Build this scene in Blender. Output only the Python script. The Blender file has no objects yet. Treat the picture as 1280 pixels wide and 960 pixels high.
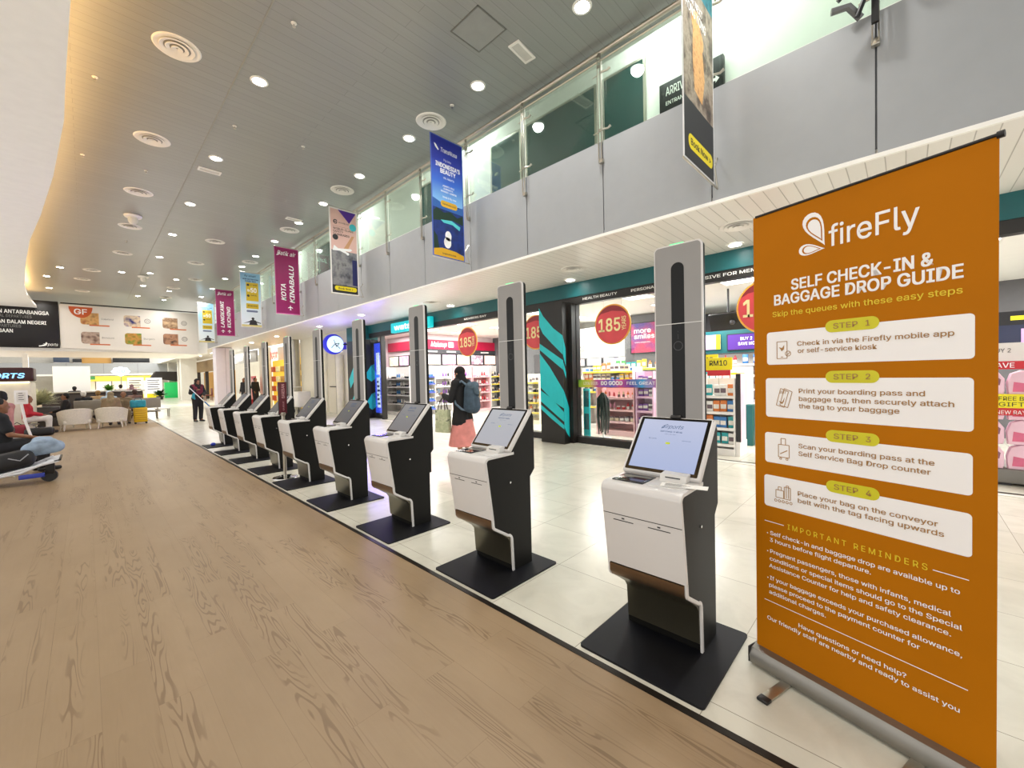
import bpy, bmesh, math, random
from mathutils import Vector, Matrix
random.seed(7)
S = bpy.context.scene
COL = S.collection
PI = math.pi
# ---------------------------------------------------------------- camera
YAW, PITCH, ROLL = [math.radians(a) for a in (46.1, -1.351, -1.331)]
_f = Vector((math.sin(YAW) * math.cos(PITCH), math.cos(YAW) * math.cos(PITCH), math.sin(PITCH)))
_r = Vector((math.cos(YAW), -math.sin(YAW), 0))
_u = _r.cross(_f)
_r, _u = _r * math.cos(ROLL) + _u * math.sin(ROLL), _u * math.cos(ROLL) - _r * math.sin(ROLL)
cam = bpy.data.cameras.new('camera')
cam.sensor_width = 36
cam.lens = 512.2 / 1280 * 36
cam.clip_start, cam.clip_end = 0.05, 300
co = bpy.data.objects.new('camera', cam)
COL.objects.link(co)
co.matrix_world = Matrix(((_r.x, _u.x, -_f.x, 0), (_r.y, _u.y, -_f.y, 0), (_r.z, _u.z, -_f.z, 1.5), (0, 0, 0, 1)))
S.camera = co
# ---------------------------------------------------------------- exposure, world
vs = S.view_settings
vs.view_transform, vs.look, vs.exposure, vs.gamma, vs.use_curve_mapping = 'Standard', 'None', 0.0, 1.0, False
w = bpy.data.worlds.new('daylight'); S.world = w; w.use_nodes = True
w.node_tree.nodes['Background'].inputs[0].default_value = (1.0, 0.985, 0.95, 1)
w.node_tree.nodes['Background'].inputs[1].default_value = 1.6
DOWN_W, SHOP_W, FAR_W, COVE_W, WALK_W = 185, 90, 330, 42, 38
def lamp(kind, name, loc, energy, color=(1, 1, 1), size=.2, size_y=None, rot=(0, 0, 0), parent=None, spot=2.7):
    L = bpy.data.lights.new(name, kind); L.energy = energy; L.color = color
    if kind == 'AREA':
        L.size = size
        if size_y: L.shape = 'RECTANGLE'; L.size_y = size_y
    else: L.shadow_soft_size = size
    if kind == 'SPOT': L.spot_size = spot; L.spot_blend = 1.0
    o = bpy.data.objects.new(name, L); COL.objects.link(o); o.location = loc; o.rotation_euler = rot
    if parent: o.parent = parent
    return o
# ---------------------------------------------------------------- helpers
def c(h):
    h = h.lstrip('#'); v = [int(h[i:i + 2], 16) / 255 for i in (0, 2, 4)]
    return tuple(x / 12.92 if x <= .04045 else ((x + .055) / 1.055) ** 2.4 for x in v) + (1,)
class NT:
    def __init__(s, m): s.t = m.node_tree; s.n = s.t.nodes; s.bsdf = s.n['Principled BSDF']
    def new(s, kind, **k):
        x = s.n.new(kind)
        for a, v in k.items():
            if a.startswith('i_'): x.inputs[int(a[2:]) if a[2:].isdigit() else a[2:].replace('_', ' ')].default_value = v
            else: setattr(x, a, v)
        return x
    def link(s, a, b): s.t.links.new(a, b)
    def co(s, scale=(1, 1, 1), rot=(0, 0, 0), kind='Object', loc=(0, 0, 0)):
        t = s.new('ShaderNodeTexCoord'); m = s.new('ShaderNodeMapping')
        m.inputs['Scale'].default_value = scale; m.inputs['Rotation'].default_value = rot; m.inputs['Location'].default_value = loc
        s.link(t.outputs[kind], m.inputs[0]); return m.outputs[0]
    def ramp(s, fac, stops, interp='LINEAR'):
        r = s.new('ShaderNodeValToRGB'); r.color_ramp.interpolation = interp
        e = r.color_ramp.elements
        while len(e) < len(stops): e.new(.5)
        for k, (p, col) in zip(e, stops): k.position = p; k.color = col
        s.link(fac, r.inputs[0]); return r.outputs[0]
    def mix(s, fac, a, b, mode='MIX'):
        m = s.new('ShaderNodeMix', data_type='RGBA', blend_type=mode)
        for sock, v in ((m.inputs[0], fac), (m.inputs[6], a), (m.inputs[7], b)):
            if hasattr(v, 'node'): s.link(v, sock)
            else: sock.default_value = v
        return m.outputs[2]
    def math(s, op, a, b=0.0, clamp=False):
        m = s.new('ShaderNodeMath', operation=op, use_clamp=clamp)
        for sock, v in ((m.inputs[0], a), (m.inputs[1], b)):
            if hasattr(v, 'node'): s.link(v, sock)
            else: sock.default_value = v
        return m.outputs[0]
    def base(s, o): s.link(o, s.bsdf.inputs['Base Color'])
    def bump(s, h, strength=.3, dist=.01):
        b = s.new('ShaderNodeBump'); b.inputs['Strength'].default_value = strength; b.inputs['Distance'].default_value = dist
        s.link(h, b.inputs['Height']); s.link(b.outputs[0], s.bsdf.inputs['Normal'])
_M = {}
def mat(name, col='#808080', rough=.5, metal=0., emit=None, es=0., var=.05, vs_=6., alpha=None, trans=0., spec=.5, coat=0.):
    """named procedural material: a colour with a slight noise variation in it"""
    if name in _M: return _M[name]
    m = bpy.data.materials.new(name); m.use_nodes = True; t = NT(m); b = t.bsdf
    C_ = c(col) if isinstance(col, str) else col
    if var > 0 and not emit:
        n = t.new('ShaderNodeTexNoise'); n.inputs['Scale'].default_value = vs_; n.inputs['Detail'].default_value = 3
        t.link(t.co(), n.inputs['Vector'])
        a = tuple(max(0, x * (1 - var)) for x in C_[:3]) + (1,); d = tuple(min(1, x * (1 + var)) for x in C_[:3]) + (1,)
        t.base(t.ramp(n.outputs[0], [(.3, a), (.7, d)]))
    b.inputs['Base Color'].default_value = C_
    b.inputs['Roughness'].default_value = rough; b.inputs['Metallic'].default_value = metal
    b.inputs['Specular IOR Level'].default_value = spec
    if coat: b.inputs['Coat Weight'].default_value = coat; b.inputs['Coat Roughness'].default_value = .08
    if emit: b.inputs['Emission Color'].default_value = c(emit) if isinstance(emit, str) else emit; b.inputs['Emission Strength'].default_value = es
    if trans: b.inputs['Transmission Weight'].default_value = trans
    if alpha is not None: b.inputs['Alpha'].default_value = alpha
    _M[name] = m; return m
def pict(name, cols, scale=3., detail=4., axis=None, rough=.5, kind='noise', emit=0.):
    """a printed picture: mottled patches of the given colours (or bands along an axis)"""
    if name in _M: return _M[name]
    m = bpy.data.materials.new(name); m.use_nodes = True; t = NT(m)
    k = len(cols)
    if axis:
        lo, hi = axis[1], axis[2]; ax = 'XYZ'.index(axis[0])
        sep = t.new('ShaderNodeSeparateXYZ'); t.link(t.co(), sep.inputs[0])
        n = t.new('ShaderNodeTexNoise'); n.inputs['Scale'].default_value = scale; n.inputs['Detail'].default_value = detail; t.link(t.co(), n.inputs['Vector'])
        v = t.math('DIVIDE', t.math('SUBTRACT', sep.outputs[ax], lo), hi - lo)
        v = t.math('ADD', v, t.math('MULTIPLY', t.math('SUBTRACT', n.outputs[0], .5), .22))
        o = t.ramp(v, [(i / (k - 1), c(q)) for i, q in enumerate(cols)])
    elif kind == 'voronoi':
        n = t.new('ShaderNodeTexVoronoi'); n.inputs['Scale'].default_value = scale; t.link(t.co(), n.inputs['Vector'])
        o = t.ramp(n.outputs['Color'], [((i + .0) / k, c(q)) for i, q in enumerate(cols)], 'CONSTANT')
    else:
        n = t.new('ShaderNodeTexNoise'); n.inputs['Scale'].default_value = scale; n.inputs['Detail'].default_value = detail; n.inputs['Roughness'].default_value = .65; t.link(t.co(), n.inputs['Vector'])
        o = t.ramp(n.outputs[0], [(.3 + .4 * i / max(1, k - 1), c(q)) for i, q in enumerate(cols)])
    t.base(o); t.bsdf.inputs['Roughness'].default_value = rough
    if emit: t.link(o, t.bsdf.inputs['Emission Color']); t.bsdf.inputs['Emission Strength'].default_value = emit
    _M[name] = m; return m
class FR:
    """a drawing frame: (u, v, n) -> origin + u*right + v*up + n*normal"""
    def __init__(s, o, right, up, nrm=None):
        s.o, s.r, s.u = Vector(o), Vector(right).normalized(), Vector(up).normalized()
        s.n = Vector(nrm) if nrm else s.r.cross(s.u)
    def __call__(s, u, v, n=0): return s.o + s.r * u + s.u * v + s.n * n
_T = {}
try: FONT = bpy.data.fonts.load(bpy.utils.system_resource('DATAFILES', path='fonts') + '/Inter.woff2')   # Blender's own interface typeface
except Exception: FONT = None
def glyphs(txt, bold, shear):
    k = (txt, bold, shear)
    if k not in _T:
        fc = bpy.data.curves.new('lettering', 'FONT'); fc.body = txt; fc.offset = 0 if FONT else bold; fc.shear = shear; fc.resolution_u = 3
        if FONT: fc.font = FONT
        ob = bpy.data.objects.new('lettering', fc)
        me = bpy.data.meshes.new_from_object(ob)
        V = [(v.co.x, v.co.y, 0.) for v in me.vertices]; F = [tuple(p.vertices) for p in me.polygons]
        bpy.data.objects.remove(ob); bpy.data.meshes.remove(me); bpy.data.curves.remove(fc)
        if FONT and bold >= .01:      # heavier strokes: the outline repeated with a slight shift
            n_, e_ = len(V), bold * .55; V = [(x + a * e_, y + b_ * e_, q * .00025) for q, (a, b_) in enumerate(((-1, -.7), (1, -.7), (-1, .7), (1, .7))) for x, y, _ in V]; F = [tuple(i + q * n_ for i in f) for q in range(4) for f in F]
        _T[k] = (V, F)
    return _T[k]
_CAP = []
def cap_height():
    if not _CAP: _CAP.append(max(p[1] for p in glyphs('H', 0, 0)[0]))
    return _CAP[0]
class B:
    def __init__(s, m=None): s.V, s.F, s.MI, s.SM, s.mats, s.cur, s.sm = [], [], [], [], [], 0, True; s.X = None; (m and s.use(m))
    def use(s, m, smooth=True):
        if m not in s.mats: s.mats.append(m)
        s.cur = s.mats.index(m); s.sm = smooth; return s
    def add(s, V, F):
        k = len(s.V)
        s.V += [tuple(s.X @ Vector(v)) if s.X else tuple(v) for v in V]
        s.F += [tuple(i + k for i in f) for f in F]; s.MI += [s.cur] * len(F); s.SM += [s.sm] * len(F); return s
    def addbm(s, bm):
        bm.verts.index_update(); s.add([v.co.copy() for v in bm.verts], [[v.index for v in f.verts] for f in bm.faces]); bm.free(); return s
    def box(s, x0, x1, y0, y1, z0, z1, bev=0, seg=2, M=None):
        V = [Vector((x, y, z)) for z in (z0, z1) for y in (y0, y1) for x in (x0, x1)]
        F = [(0, 2, 3, 1), (4, 5, 7, 6), (0, 1, 5, 4), (2, 6, 7, 3), (0, 4, 6, 2), (1, 3, 7, 5)]
        if M: V = [M @ v for v in V]
        if not bev: return s.add(V, F)
        bm = bmesh.new(); vv = [bm.verts.new(v) for v in V]; [bm.faces.new([vv[i] for i in f]) for f in F]
        bmesh.ops.bevel(bm, geom=bm.edges[:], offset=bev, segments=seg, affect='EDGES', profile=.5, clamp_overlap=True)
        return s.addbm(bm)
    def prism(s, pts, a, b, axis='Y', bev=0, M=None):
        """polygon (2-D) extruded from a to b along an axis"""
        def P(p, t): return {'Y': Vector((p[0], t, p[1])), 'X': Vector((t, p[0], p[1])), 'Z': Vector((p[0], p[1], t))}[axis]
        n = len(pts); V = [P(p, a) for p in pts] + [P(p, b) for p in pts]
        F = [tuple(range(n))[::-1], tuple(range(n, 2 * n))] + [(i, (i + 1) % n, n + (i + 1) % n, n + i) for i in range(n)]
        if M: V = [M @ v for v in V]
        bm = bmesh.new(); vv = [bm.verts.new(v) for v in V]; [bm.faces.new([vv[i] for i in f]) for f in F]
        bmesh.ops.recalc_face_normals(bm, faces=bm.faces[:])
        if bev:
            caps = [e for e in bm.edges if (e.verts[0].index < n) == (e.verts[1].index < n)]
            bm.verts.index_update()
            caps = [e for e in bm.edges if (e.verts[0].index < n) == (e.verts[1].index < n)]
            bmesh.ops.bevel(bm, geom=caps, offset=bev, segments=2, affect='EDGES', profile=.5, clamp_overlap=True)
        return s.addbm(bm)
    def tube(s, pts, r, seg=8, closed=False, cap=True):
        pts = [Vector(p) for p in pts]; n = len(pts); V = []; F = []
        rr = r if isinstance(r, (list, tuple)) else [r] * n
        ref = None
        for i, p in enumerate(pts):
            a = pts[(i - 1) % n] if (closed or i) else p; b = pts[(i + 1) % n] if (closed or i < n - 1) else p
            d = (b - a).normalized()
            if ref is None: ref = d.orthogonal().normalized()
            ref = (ref - d * ref.dot(d)).normalized(); q = d.cross(ref)
            V += [p + (ref * math.cos(2 * PI * k / seg) + q * math.sin(2 * PI * k / seg)) * rr[i] for k in range(seg)]
        for i in range(n if closed else n - 1):
            for k in range(seg):
                a, b = i * seg, ((i + 1) % n) * seg; F.append((a + k, a + (k + 1) % seg, b + (k + 1) % seg, b + k))
        if cap and not closed: F += [tuple(range(seg))[::-1], tuple(range((n - 1) * seg, n * seg))]
        return s.add(V, F)
    def lathe(s, prof, seg=24, o=(0, 0, 0), M=None, caps=True):
        V = []; F = []
        for r, z in prof: V += [Vector((r * math.cos(2 * PI * k / seg), r * math.sin(2 * PI * k / seg), z)) for k in range(seg)]
        for i in range(len(prof) - 1):
            for k in range(seg): F.append((i * seg + k, i * seg + (k + 1) % seg, (i + 1) * seg + (k + 1) % seg, (i + 1) * seg + k))
        if caps: F += [tuple(range(seg))[::-1], tuple(range((len(prof) - 1) * seg, len(prof) * seg))]
        V = [(M @ v if M else v) + Vector(o) for v in V]
        return s.add(V, F)
    def ell(s, ctr, rad, u=16, v=10, R=None):
        V = []; F = []
        for j in range(v + 1):
            th = PI * j / v
            for i in range(u):
                ph = 2 * PI * i / u
                q = Vector((rad[0] * math.sin(th) * math.cos(ph), rad[1] * math.sin(th) * math.sin(ph), rad[2] * math.cos(th)))
                V.append((R @ q if R else q) + Vector(ctr))
        for j in range(v):
            for i in range(u): F.append((j * u + i, (j + 1) * u + i, (j + 1) * u + (i + 1) % u, j * u + (i + 1) % u))
        return s.add(V, F)
    def capsule(s, a, b, ra, rb, seg=12):
        a, b = Vector(a), Vector(b); d = (b - a); L = d.length
        if L < 1e-6: return s.ell(a, (ra, ra, ra), seg, 8)
        d.normalize(); k = 4
        pts = [a - d * ra * math.cos(PI / 2 * i / k) for i in range(k)] + [a, b] + [b + d * rb * math.sin(PI / 2 * (i + 1) / k) for i in range(k)]
        rs = [max(ra * math.sin(PI / 2 * i / k), ra * .02) for i in range(k)] + [ra, rb] + [max(rb * math.cos(PI / 2 * (i + 1) / k), rb * .02) for i in range(k)]
        return s.tube(pts, rs, seg)
    # flat shapes on a frame
    def poly(s, fr, pts, n=0): return s.add([fr(u, v, n) for u, v in pts], [tuple(range(len(pts)))])
    def rect(s, fr, u0, v0, u1, v1, n=0): return s.poly(fr, [(u0, v0), (u1, v0), (u1, v1), (u0, v1)], n)
    def rrect(s, fr, u0, v0, u1, v1, r, n=0, corners=(1, 1, 1, 1)):
        P = []
        for (cx, cy, a0), on in zip(((u1 - r, v0 + r, -90), (u1 - r, v1 - r, 0), (u0 + r, v1 - r, 90), (u0 + r, v0 + r, 180)), corners):
            if on: P += [(cx + r * math.cos(math.radians(a0 + t * 15)), cy + r * math.sin(math.radians(a0 + t * 15))) for t in range(7)]
            else: P.append((cx + (r if a0 in (-90, 0) else -r), cy + (r if a0 in (0, 90) else -r)))
        return s.poly(fr, P, n)
    def disc(s, fr, u, v, r, n=0, seg=32, r2=None): return s.poly(fr, [(u + r * math.cos(2 * PI * k / seg), v + (r2 or r) * math.sin(2 * PI * k / seg)) for k in range(seg)], n)
    def ring(s, fr, u, v, r, w_, n=0, seg=32, a0=0, a1=360):
        A = [math.radians(a0 + (a1 - a0) * k / seg) for k in range(seg + 1)]
        V = [fr(u + q * math.cos(t), v + q * math.sin(t), n) for t in A for q in (r, r - w_)]
        return s.add(V, [(2 * k, 2 * k + 2, 2 * k + 3, 2 * k + 1) for k in range(seg)])
    def line(s, fr, pts, w_, n=0):
        for (a, b), (e, f) in zip(pts, pts[1:]):
            d = Vector((e - a, f - b)); L = d.length or 1; q = Vector((-d.y, d.x)) / L * w_ / 2
            s.poly(fr, [(a - q.x, b - q.y), (e - q.x, f - q.y), (e + q.x, f + q.y), (a + q.x, b + q.y)], n)
        return s
    def text(s, fr, txt, u0, v, h=None, u1=None, n=.001, bold=0., shear=0., align='L'):
        """text with its baseline at v from u0 (to u1), cap height h"""
        V, F = glyphs(txt, bold, shear)
        x0, x1 = min(p[0] for p in V), max(p[0] for p in V)
        sy = (h / cap_height()) if h else None
        sx = (u1 - u0) / (x1 - x0) if u1 is not None else sy
        sy = sy or sx
        if u1 is None: u0 = u0 - {'L': 0, 'C': .5, 'R': 1}[align] * (x1 - x0) * sx
        return s.add([fr(u0 + (a - x0) * sx, v + b * sy, n + e) for a, b, e in V], F)
    def mesh(s, name):
        me = bpy.data.meshes.new(name); me.from_pydata(s.V, [], s.F)
        for m in s.mats: me.materials.append(m)
        me.polygons.foreach_set('material_index', s.MI); me.polygons.foreach_set('use_smooth', s.SM)
        me.update()
        if any(s.SM): me.set_sharp_from_angle(angle=math.radians(38))
        return me
    def build(s, name, parent=None, loc=None, rz=0):
        o = bpy.data.objects.new(name, s.mesh(name)); COL.objects.link(o)
        if parent: o.parent = parent
        if loc: o.location = loc
        if rz: o.rotation_euler = (0, 0, rz)
        return o
def tag(o, label=None, cat=None, group=None, kind=None):
    for k, v in (('label', label), ('category', cat), ('group', group), ('kind', kind)):
        if v: o[k] = v
    return o
def thing(name, label, cat, loc=(0, 0, 0), rz=0, group=None):
    o = bpy.data.objects.new(name, None); COL.objects.link(o); o.location = loc; o.rotation_euler = (0, 0, rz); o.empty_display_size = .1
    return tag(o, label, cat, group)
def struct(name, b): return tag(b.build(name), kind='structure')
def dup(o, loc=None, rz=None, label=None, group=None, parent=None, scale=None):
    k = o.copy(); COL.objects.link(k)
    if parent: k.parent = parent
    if loc is not None: k.location = loc
    if rz is not None: k.rotation_euler = (0, 0, rz)
    if scale: k.scale = scale
    if label: k['label'] = label
    if group: k['group'] = group
    for ch in o.children:
        if ch.type == 'LIGHT':
            q = ch.copy(); COL.objects.link(q); q.parent = k
        else: dup(ch, parent=k)
    return k
ORD = 'first second third fourth fifth sixth seventh eighth ninth tenth eleventh twelfth thirteenth fourteenth fifteenth'.split()
def blob(name, parts, m, parent=None, vox=.014, smooth=4):
    """one continuous surface grown over capsules (a,b,ra,rb) and ellipsoids (centre, radii[, rotation])"""
    b = B(m)
    for p in parts:
        if len(p) == 4: b.capsule(*p)
        else: b.ell(p[0], p[1], 16, 10, p[2] if len(p) > 2 else None)
    o = b.build(name)
    r = o.modifiers.new('r', 'REMESH'); r.mode = 'VOXEL'; r.voxel_size = vox
    k = o.modifiers.new('s', 'SMOOTH'); k.factor = .5; k.iterations = smooth
    me = bpy.data.meshes.new_from_object(o.evaluated_get(bpy.context.evaluated_depsgraph_get()))
    me.materials.clear(); me.materials.append(m)
    me.polygons.foreach_set('use_smooth', [True] * len(me.polygons)); me.polygons.foreach_set('material_index', [0] * len(me.polygons))
    o.modifiers.clear(); old = o.data; o.data = me; bpy.data.meshes.remove(old); me.name = name
    if parent: o.parent = parent
    return o
# ================================================================ SETTING: materials
def wood_floor():
    m = bpy.data.materials.new('oak_plank_floor'); m.use_nodes = True; t = NT(m)
    br = t.new('ShaderNodeTexBrick', offset=.37, offset_frequency=2)
    for k, v in (('Scale', 1.), ('Mortar Size', .0012), ('Mortar Smooth', .2), ('Brick Width', 1.25), ('Row Height', .185), ('Bias', 0.)): br.inputs[k].default_value = v
    br.inputs['Color1'].default_value = (0, 0, 0, 1); br.inputs['Color2'].default_value = (1, 1, 1, 1); br.inputs['Mortar'].default_value = (.5, .5, .5, 1)
    t.link(t.co(rot=(0, 0, PI / 2)), br.inputs['Vector'])
    off = t.new('ShaderNodeCombineXYZ'); t.link(t.math('MULTIPLY', br.outputs['Color'], 17.), off.inputs[0]); t.link(t.math('MULTIPLY', br.outputs['Color'], 31.), off.inputs[1])
    add = t.new('ShaderNodeVectorMath', operation='ADD'); t.link(t.co(scale=(9, .75, 1)), add.inputs[0]); t.link(off.outputs[0], add.inputs[1])
    n = t.new('ShaderNodeTexNoise', i_Scale=1., i_Detail=2.2, i_Roughness=.45); t.link(add.outputs[0], n.inputs['Vector'])
    rings = t.math('SINE', t.math('MULTIPLY', n.outputs[0], 120.))
    g = t.ramp(rings, [(.30, (0, 0, 0, 1)), (.85, (1, 1, 1, 1))])
    # cathedral grain runs in bands along the planks
    n2 = t.new('ShaderNodeTexNoise', i_Scale=1., i_Detail=1.); add2 = t.new('ShaderNodeVectorMath', operation='ADD'); t.link(t.co(scale=(8.5, .22, 1), loc=(3, 9, 0)), add2.inputs[0]); t.link(off.outputs[0], add2.inputs[1]); t.link(add2.outputs[0], n2.inputs['Vector'])
    band = t.ramp(n2.outputs[0], [(.50, (0, 0, 0, 1)), (.60, (1, 1, 1, 1))])
    fine = t.new('ShaderNodeTexNoise', i_Scale=1., i_Detail=4.); t.link(t.co(scale=(90, 4, 1)), fine.inputs['Vector'])
    base = t.mix(br.outputs['Color'], c('#9b8467'), c('#a0896c'))
    base = t.mix(t.math('MULTIPLY', fine.outputs[0], .35), base, c('#8a7358'))
    grain = t.math('MULTIPLY', t.math('MULTIPLY', g, band), .50)
    base = t.mix(grain, base, c('#5a422b'))
    base = t.mix(t.math('MULTIPLY', br.outputs['Fac'], .35), base, c('#6a543c'))
    wn = t.new('ShaderNodeTexNoise', i_Scale=1.3, i_Detail=5., i_Roughness=.65); t.link(t.co(scale=(1.6, .7, 1)), wn.inputs['Vector'])
    base = t.mix(t.ramp(wn.outputs[0], [(.35, (0, 0, 0, 1)), (.7, (.34, .34, .34, 1))]), base, c('#7c6549'))
    t.base(base)
    t.bsdf.inputs['Roughness'].default_value = .40; t.bsdf.inputs['Specular IOR Level'].default_value = .35
    t.bump(t.math('MULTIPLY', g, band), .06, .004)
    return m
def tile_floor():
    m = bpy.data.materials.new('cream_porcelain_tile'); m.use_nodes = True; t = NT(m)
    br = t.new('ShaderNodeTexBrick', offset=0., offset_frequency=2)
    for k, v in (('Scale', 1.), ('Mortar Size', .0022), ('Mortar Smooth', .1), ('Brick Width', .62), ('Row Height', .658), ('Bias', 0.)): br.inputs[k].default_value = v
    br.inputs['Color1'].default_value = c('#cecbbd'); br.inputs['Color2'].default_value = c('#d6d3c5'); br.inputs['Mortar'].default_value = c('#8f8a7c')
    t.link(t.co(loc=(-2.53 + .62 * 10, -.648 + .658 * 10, 0)), br.inputs['Vector'])
    n = t.new('ShaderNodeTexNoise', i_Scale=2.2, i_Detail=6., i_Roughness=.6, i_Distortion=1.5); t.link(t.co(), n.inputs['Vector'])
    t.base(t.mix(t.ramp(n.outputs[0], [(.42, (0, 0, 0, 1)), (.7, (.5, .5, .5, 1))]), br.outputs['Color'], c('#b9b6a8')))
    t.bsdf.inputs['Roughness'].default_value = .24; t.bsdf.inputs['Specular IOR Level'].default_value = .5
    return m
def ceiling_wood():
    m = bpy.data.materials.new('grey_timber_ceiling_planks'); m.use_nodes = True; t = NT(m)
    br = t.new('ShaderNodeTexBrick', offset=.5, offset_frequency=2)
    for k, v in (('Scale', 1.), ('Mortar Size', .004), ('Mortar Smooth', .1), ('Brick Width', 6.), ('Row Height', .15), ('Bias', 0.)): br.inputs[k].default_value = v
    br.inputs['Color1'].default_value = c('#949692'); br.inputs['Color2'].default_value = c('#999b97'); br.inputs['Mortar'].default_value = c('#7f817d')
    t.link(t.co(), br.inputs['Vector'])
    n = t.new('ShaderNodeTexNoise', i_Scale=1., i_Detail=5., i_Roughness=.7); t.link(t.co(scale=(.6, 30, 1)), n.inputs['Vector'])
    t.base(t.mix(t.math('MULTIPLY', n.outputs[0], .5), br.outputs['Color'], c('#7a7c79')))
    t.bsdf.inputs['Roughness'].default_value = .30
    return m
def soffit_slats():
    m = bpy.data.materials.new('white_soffit_slats'); m.use_nodes = True; t = NT(m)
    br = t.new('ShaderNodeTexBrick', offset=0., offset_frequency=2)
    for k, v in (('Scale', 1.), ('Mortar Size', .006), ('Mortar Smooth', .6), ('Brick Width', 30.), ('Row Height', .14), ('Bias', 0.)): br.inputs[k].default_value = v
    br.inputs['Color1'].default_value = c('#e6e2da'); br.inputs['Color2'].default_value = c('#e9e6de'); br.inputs['Mortar'].default_value = c('#b7b2a8')
    t.link(t.co(loc=(15, 0, 0)), br.inputs['Vector']); t.base(br.outputs['Color'])
    t.bsdf.inputs['Roughness'].default_value = .28
    t.bump(t.math('SUBTRACT', 1., br.outputs['Fac']), .4, .01)
    return m
WHITE = mat('white_painted_plaster', '#f6f4ee', .7, var=.02)
PANEL = mat('grey_metal_cladding', '#a2a5a8', .38, .0, var=.02)
STEEL = mat('brushed_stainless', '#b9b4a8', .3, 1., var=.06)
CHROME = mat('polished_chrome', '#c8c8c8', .12, 1., var=0)
BLACK = mat('matt_black', '#101012', .45, var=.1)
GLOSSBLK = mat('glossy_black', '#08080a', .12, var=0)
DARKTRIM = mat('dark_metal_edging', '#2c2621', .35, .6)
TEAL = mat('teal_fascia', '#0a5a5e', .4)
CYAN = mat('turquoise_print', '#17c3cb', .4)
BROWNBLK = mat('dark_brown_cladding', '#1a1714', .4)
GREENGLASS = mat('dark_green_tinted_glass', '#1f4643', .10, var=0)
# ================================================================ SETTING: geometry
fl = B(wood_floor()); fl.box(-4.2, 1.765, -5, 60, -.12, 0); struct('floor', fl)
ft = B(tile_floor()); ft.box(1.80, 14.5, -5, 60, -.12, 0); struct('floor_tiled', ft)
e = B(DARKTRIM); e.box(1.765, 1.80, -5, 60, -.12, .004); struct('trim_1', e)
ce = B(ceiling_wood()); ce.box(-9, 5.3, -5, 45, 6.0, 6.15); struct('ceiling', ce)
sj = B(mat('pale_joint_strip', '#9b9a90', .5)); sj.box(1.685, 1.70, -5, 30, 5.994, 6.0); struct('trim_2', sj)
# dropped white bulkhead with a curved edge and a glowing cove above it
EDGE = [(.10, -5), (.06, 0), (.03, 4), (.02, 5.8), (-.05, 7.36), (-.09, 8.5), (-.28, 10.9), (-.57, 13.65), (-.87, 16.1), (-1.15, 19.3), (-1.45, 23.5), (-1.55, 26), (-1.54, 28.2), (-1.5, 29.9)]
bk = B(WHITE); bk.prism([(-9, -5)] + [(x, y) for x, y in EDGE] + [(-9, 29.9)], 5.2, 5.32, 'Z')
struct('ceiling_bulkhead', bk)
wl = B(WHITE); wl.box(-9.2, -9, 31, 60, 0, 6.0); struct('wall_left', wl)
# cove lamps: a strip lamp lying on the bulkhead behind its edge
cv = thing('cove_light_strip', 'warm glowing light strip hidden along the curved edge of the white bulkhead', 'light strip')
b = B(mat('warm_cove_emitter', '#ffd080', emit='#ffbf60', es=6, var=0))
b.tube([(x - .22, y, 5.36) for x, y in EDGE[1:]], .025, 6); b.build('tube', cv)
for (x, y), (x2, y2) in zip(EDGE[1:], EDGE[2:]):
    lamp('AREA', 'cove_lamp', ((x + x2) / 2 - .25, (y + y2) / 2, 5.40), COVE_W * (y2 - y) / 3, (1, .60, .24), .08, abs(y2 - y), (PI, 0, math.atan2(x - x2, y2 - y)), cv)
# upper walkway: cladding face, slatted soffit, wall behind the glass
SEAM = [-5, -2.7, -1.26, .197, 1.62, 3.05, 4.48, 5.90, 7.40, 8.85, 10.3, 11.75, 13.2, 14.6, 16, 17.4, 18.9, 20.3, 21.8, 23.2, 24.6, 26, 27.5, 29]
wf = B(mat('shadow_joint', '#5d5f63', .6))
wf.box(5.115, 5.25, -5, 30, 3.5, 4.70)
for a, d in zip(SEAM, SEAM[1:] + [30]):
    wf.use(PANEL); wf.box(5.10, 5.12, a + .008, d - .008, 3.45, 4.72)
struct('wall_right_balcony', wf)
so = B(soffit_slats()); so.box(5.13, 7.3, -5, 60, 3.42, 3.5); so.use(WHITE); so.box(5.095, 5.13, -5, 60, 3.41, 3.449); struct('ceiling_soffit', so)
up = B(WHITE); up.box(6.3, 6.45, -5, 30, 4.6, 7.0); up.box(5.2, 6.4, -5, 30, 7.0, 7.1); up.box(5.3, 5.36, -5, 30, 5.98, 7.0); up.box(5.25, 6.4, -5, 30, 4.52, 4.6)
struct('wall_right_upper', up)
for y in (-3, 2.2, 7.5, 13, 19, 25): lamp('AREA', 'walkway_fill', (5.85, y, 6.95), WALK_W, (.93, 1, .96), .5, 2.2)  # added fill lights without fixtures, brightening the wall behind the glass
# tinted windows of the upper wall
wi = 0
for y0, y1, kind in ((5.67, 6.5, 0), (3.9, 5.46, 0), (3.0, 3.7, 0), (8.4, 9.2, 0), (14.8, 16.2, 0), (-2.5, -.9, 1)):
    wi += 1; g = B(GREENGLASS); g.box(6.27, 6.295, y0, y1, 4.75, 6.44)
    g.use(STEEL); g.box(6.265, 6.29, y0 - .04, y0, 4.7, 6.48); g.box(6.265, 6.29, y1, y1 + .04, 4.7, 6.48); g.box(6.265, 6.29, y0, y1, 6.44, 6.48)
    struct('window_%d' % wi, g)
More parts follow.
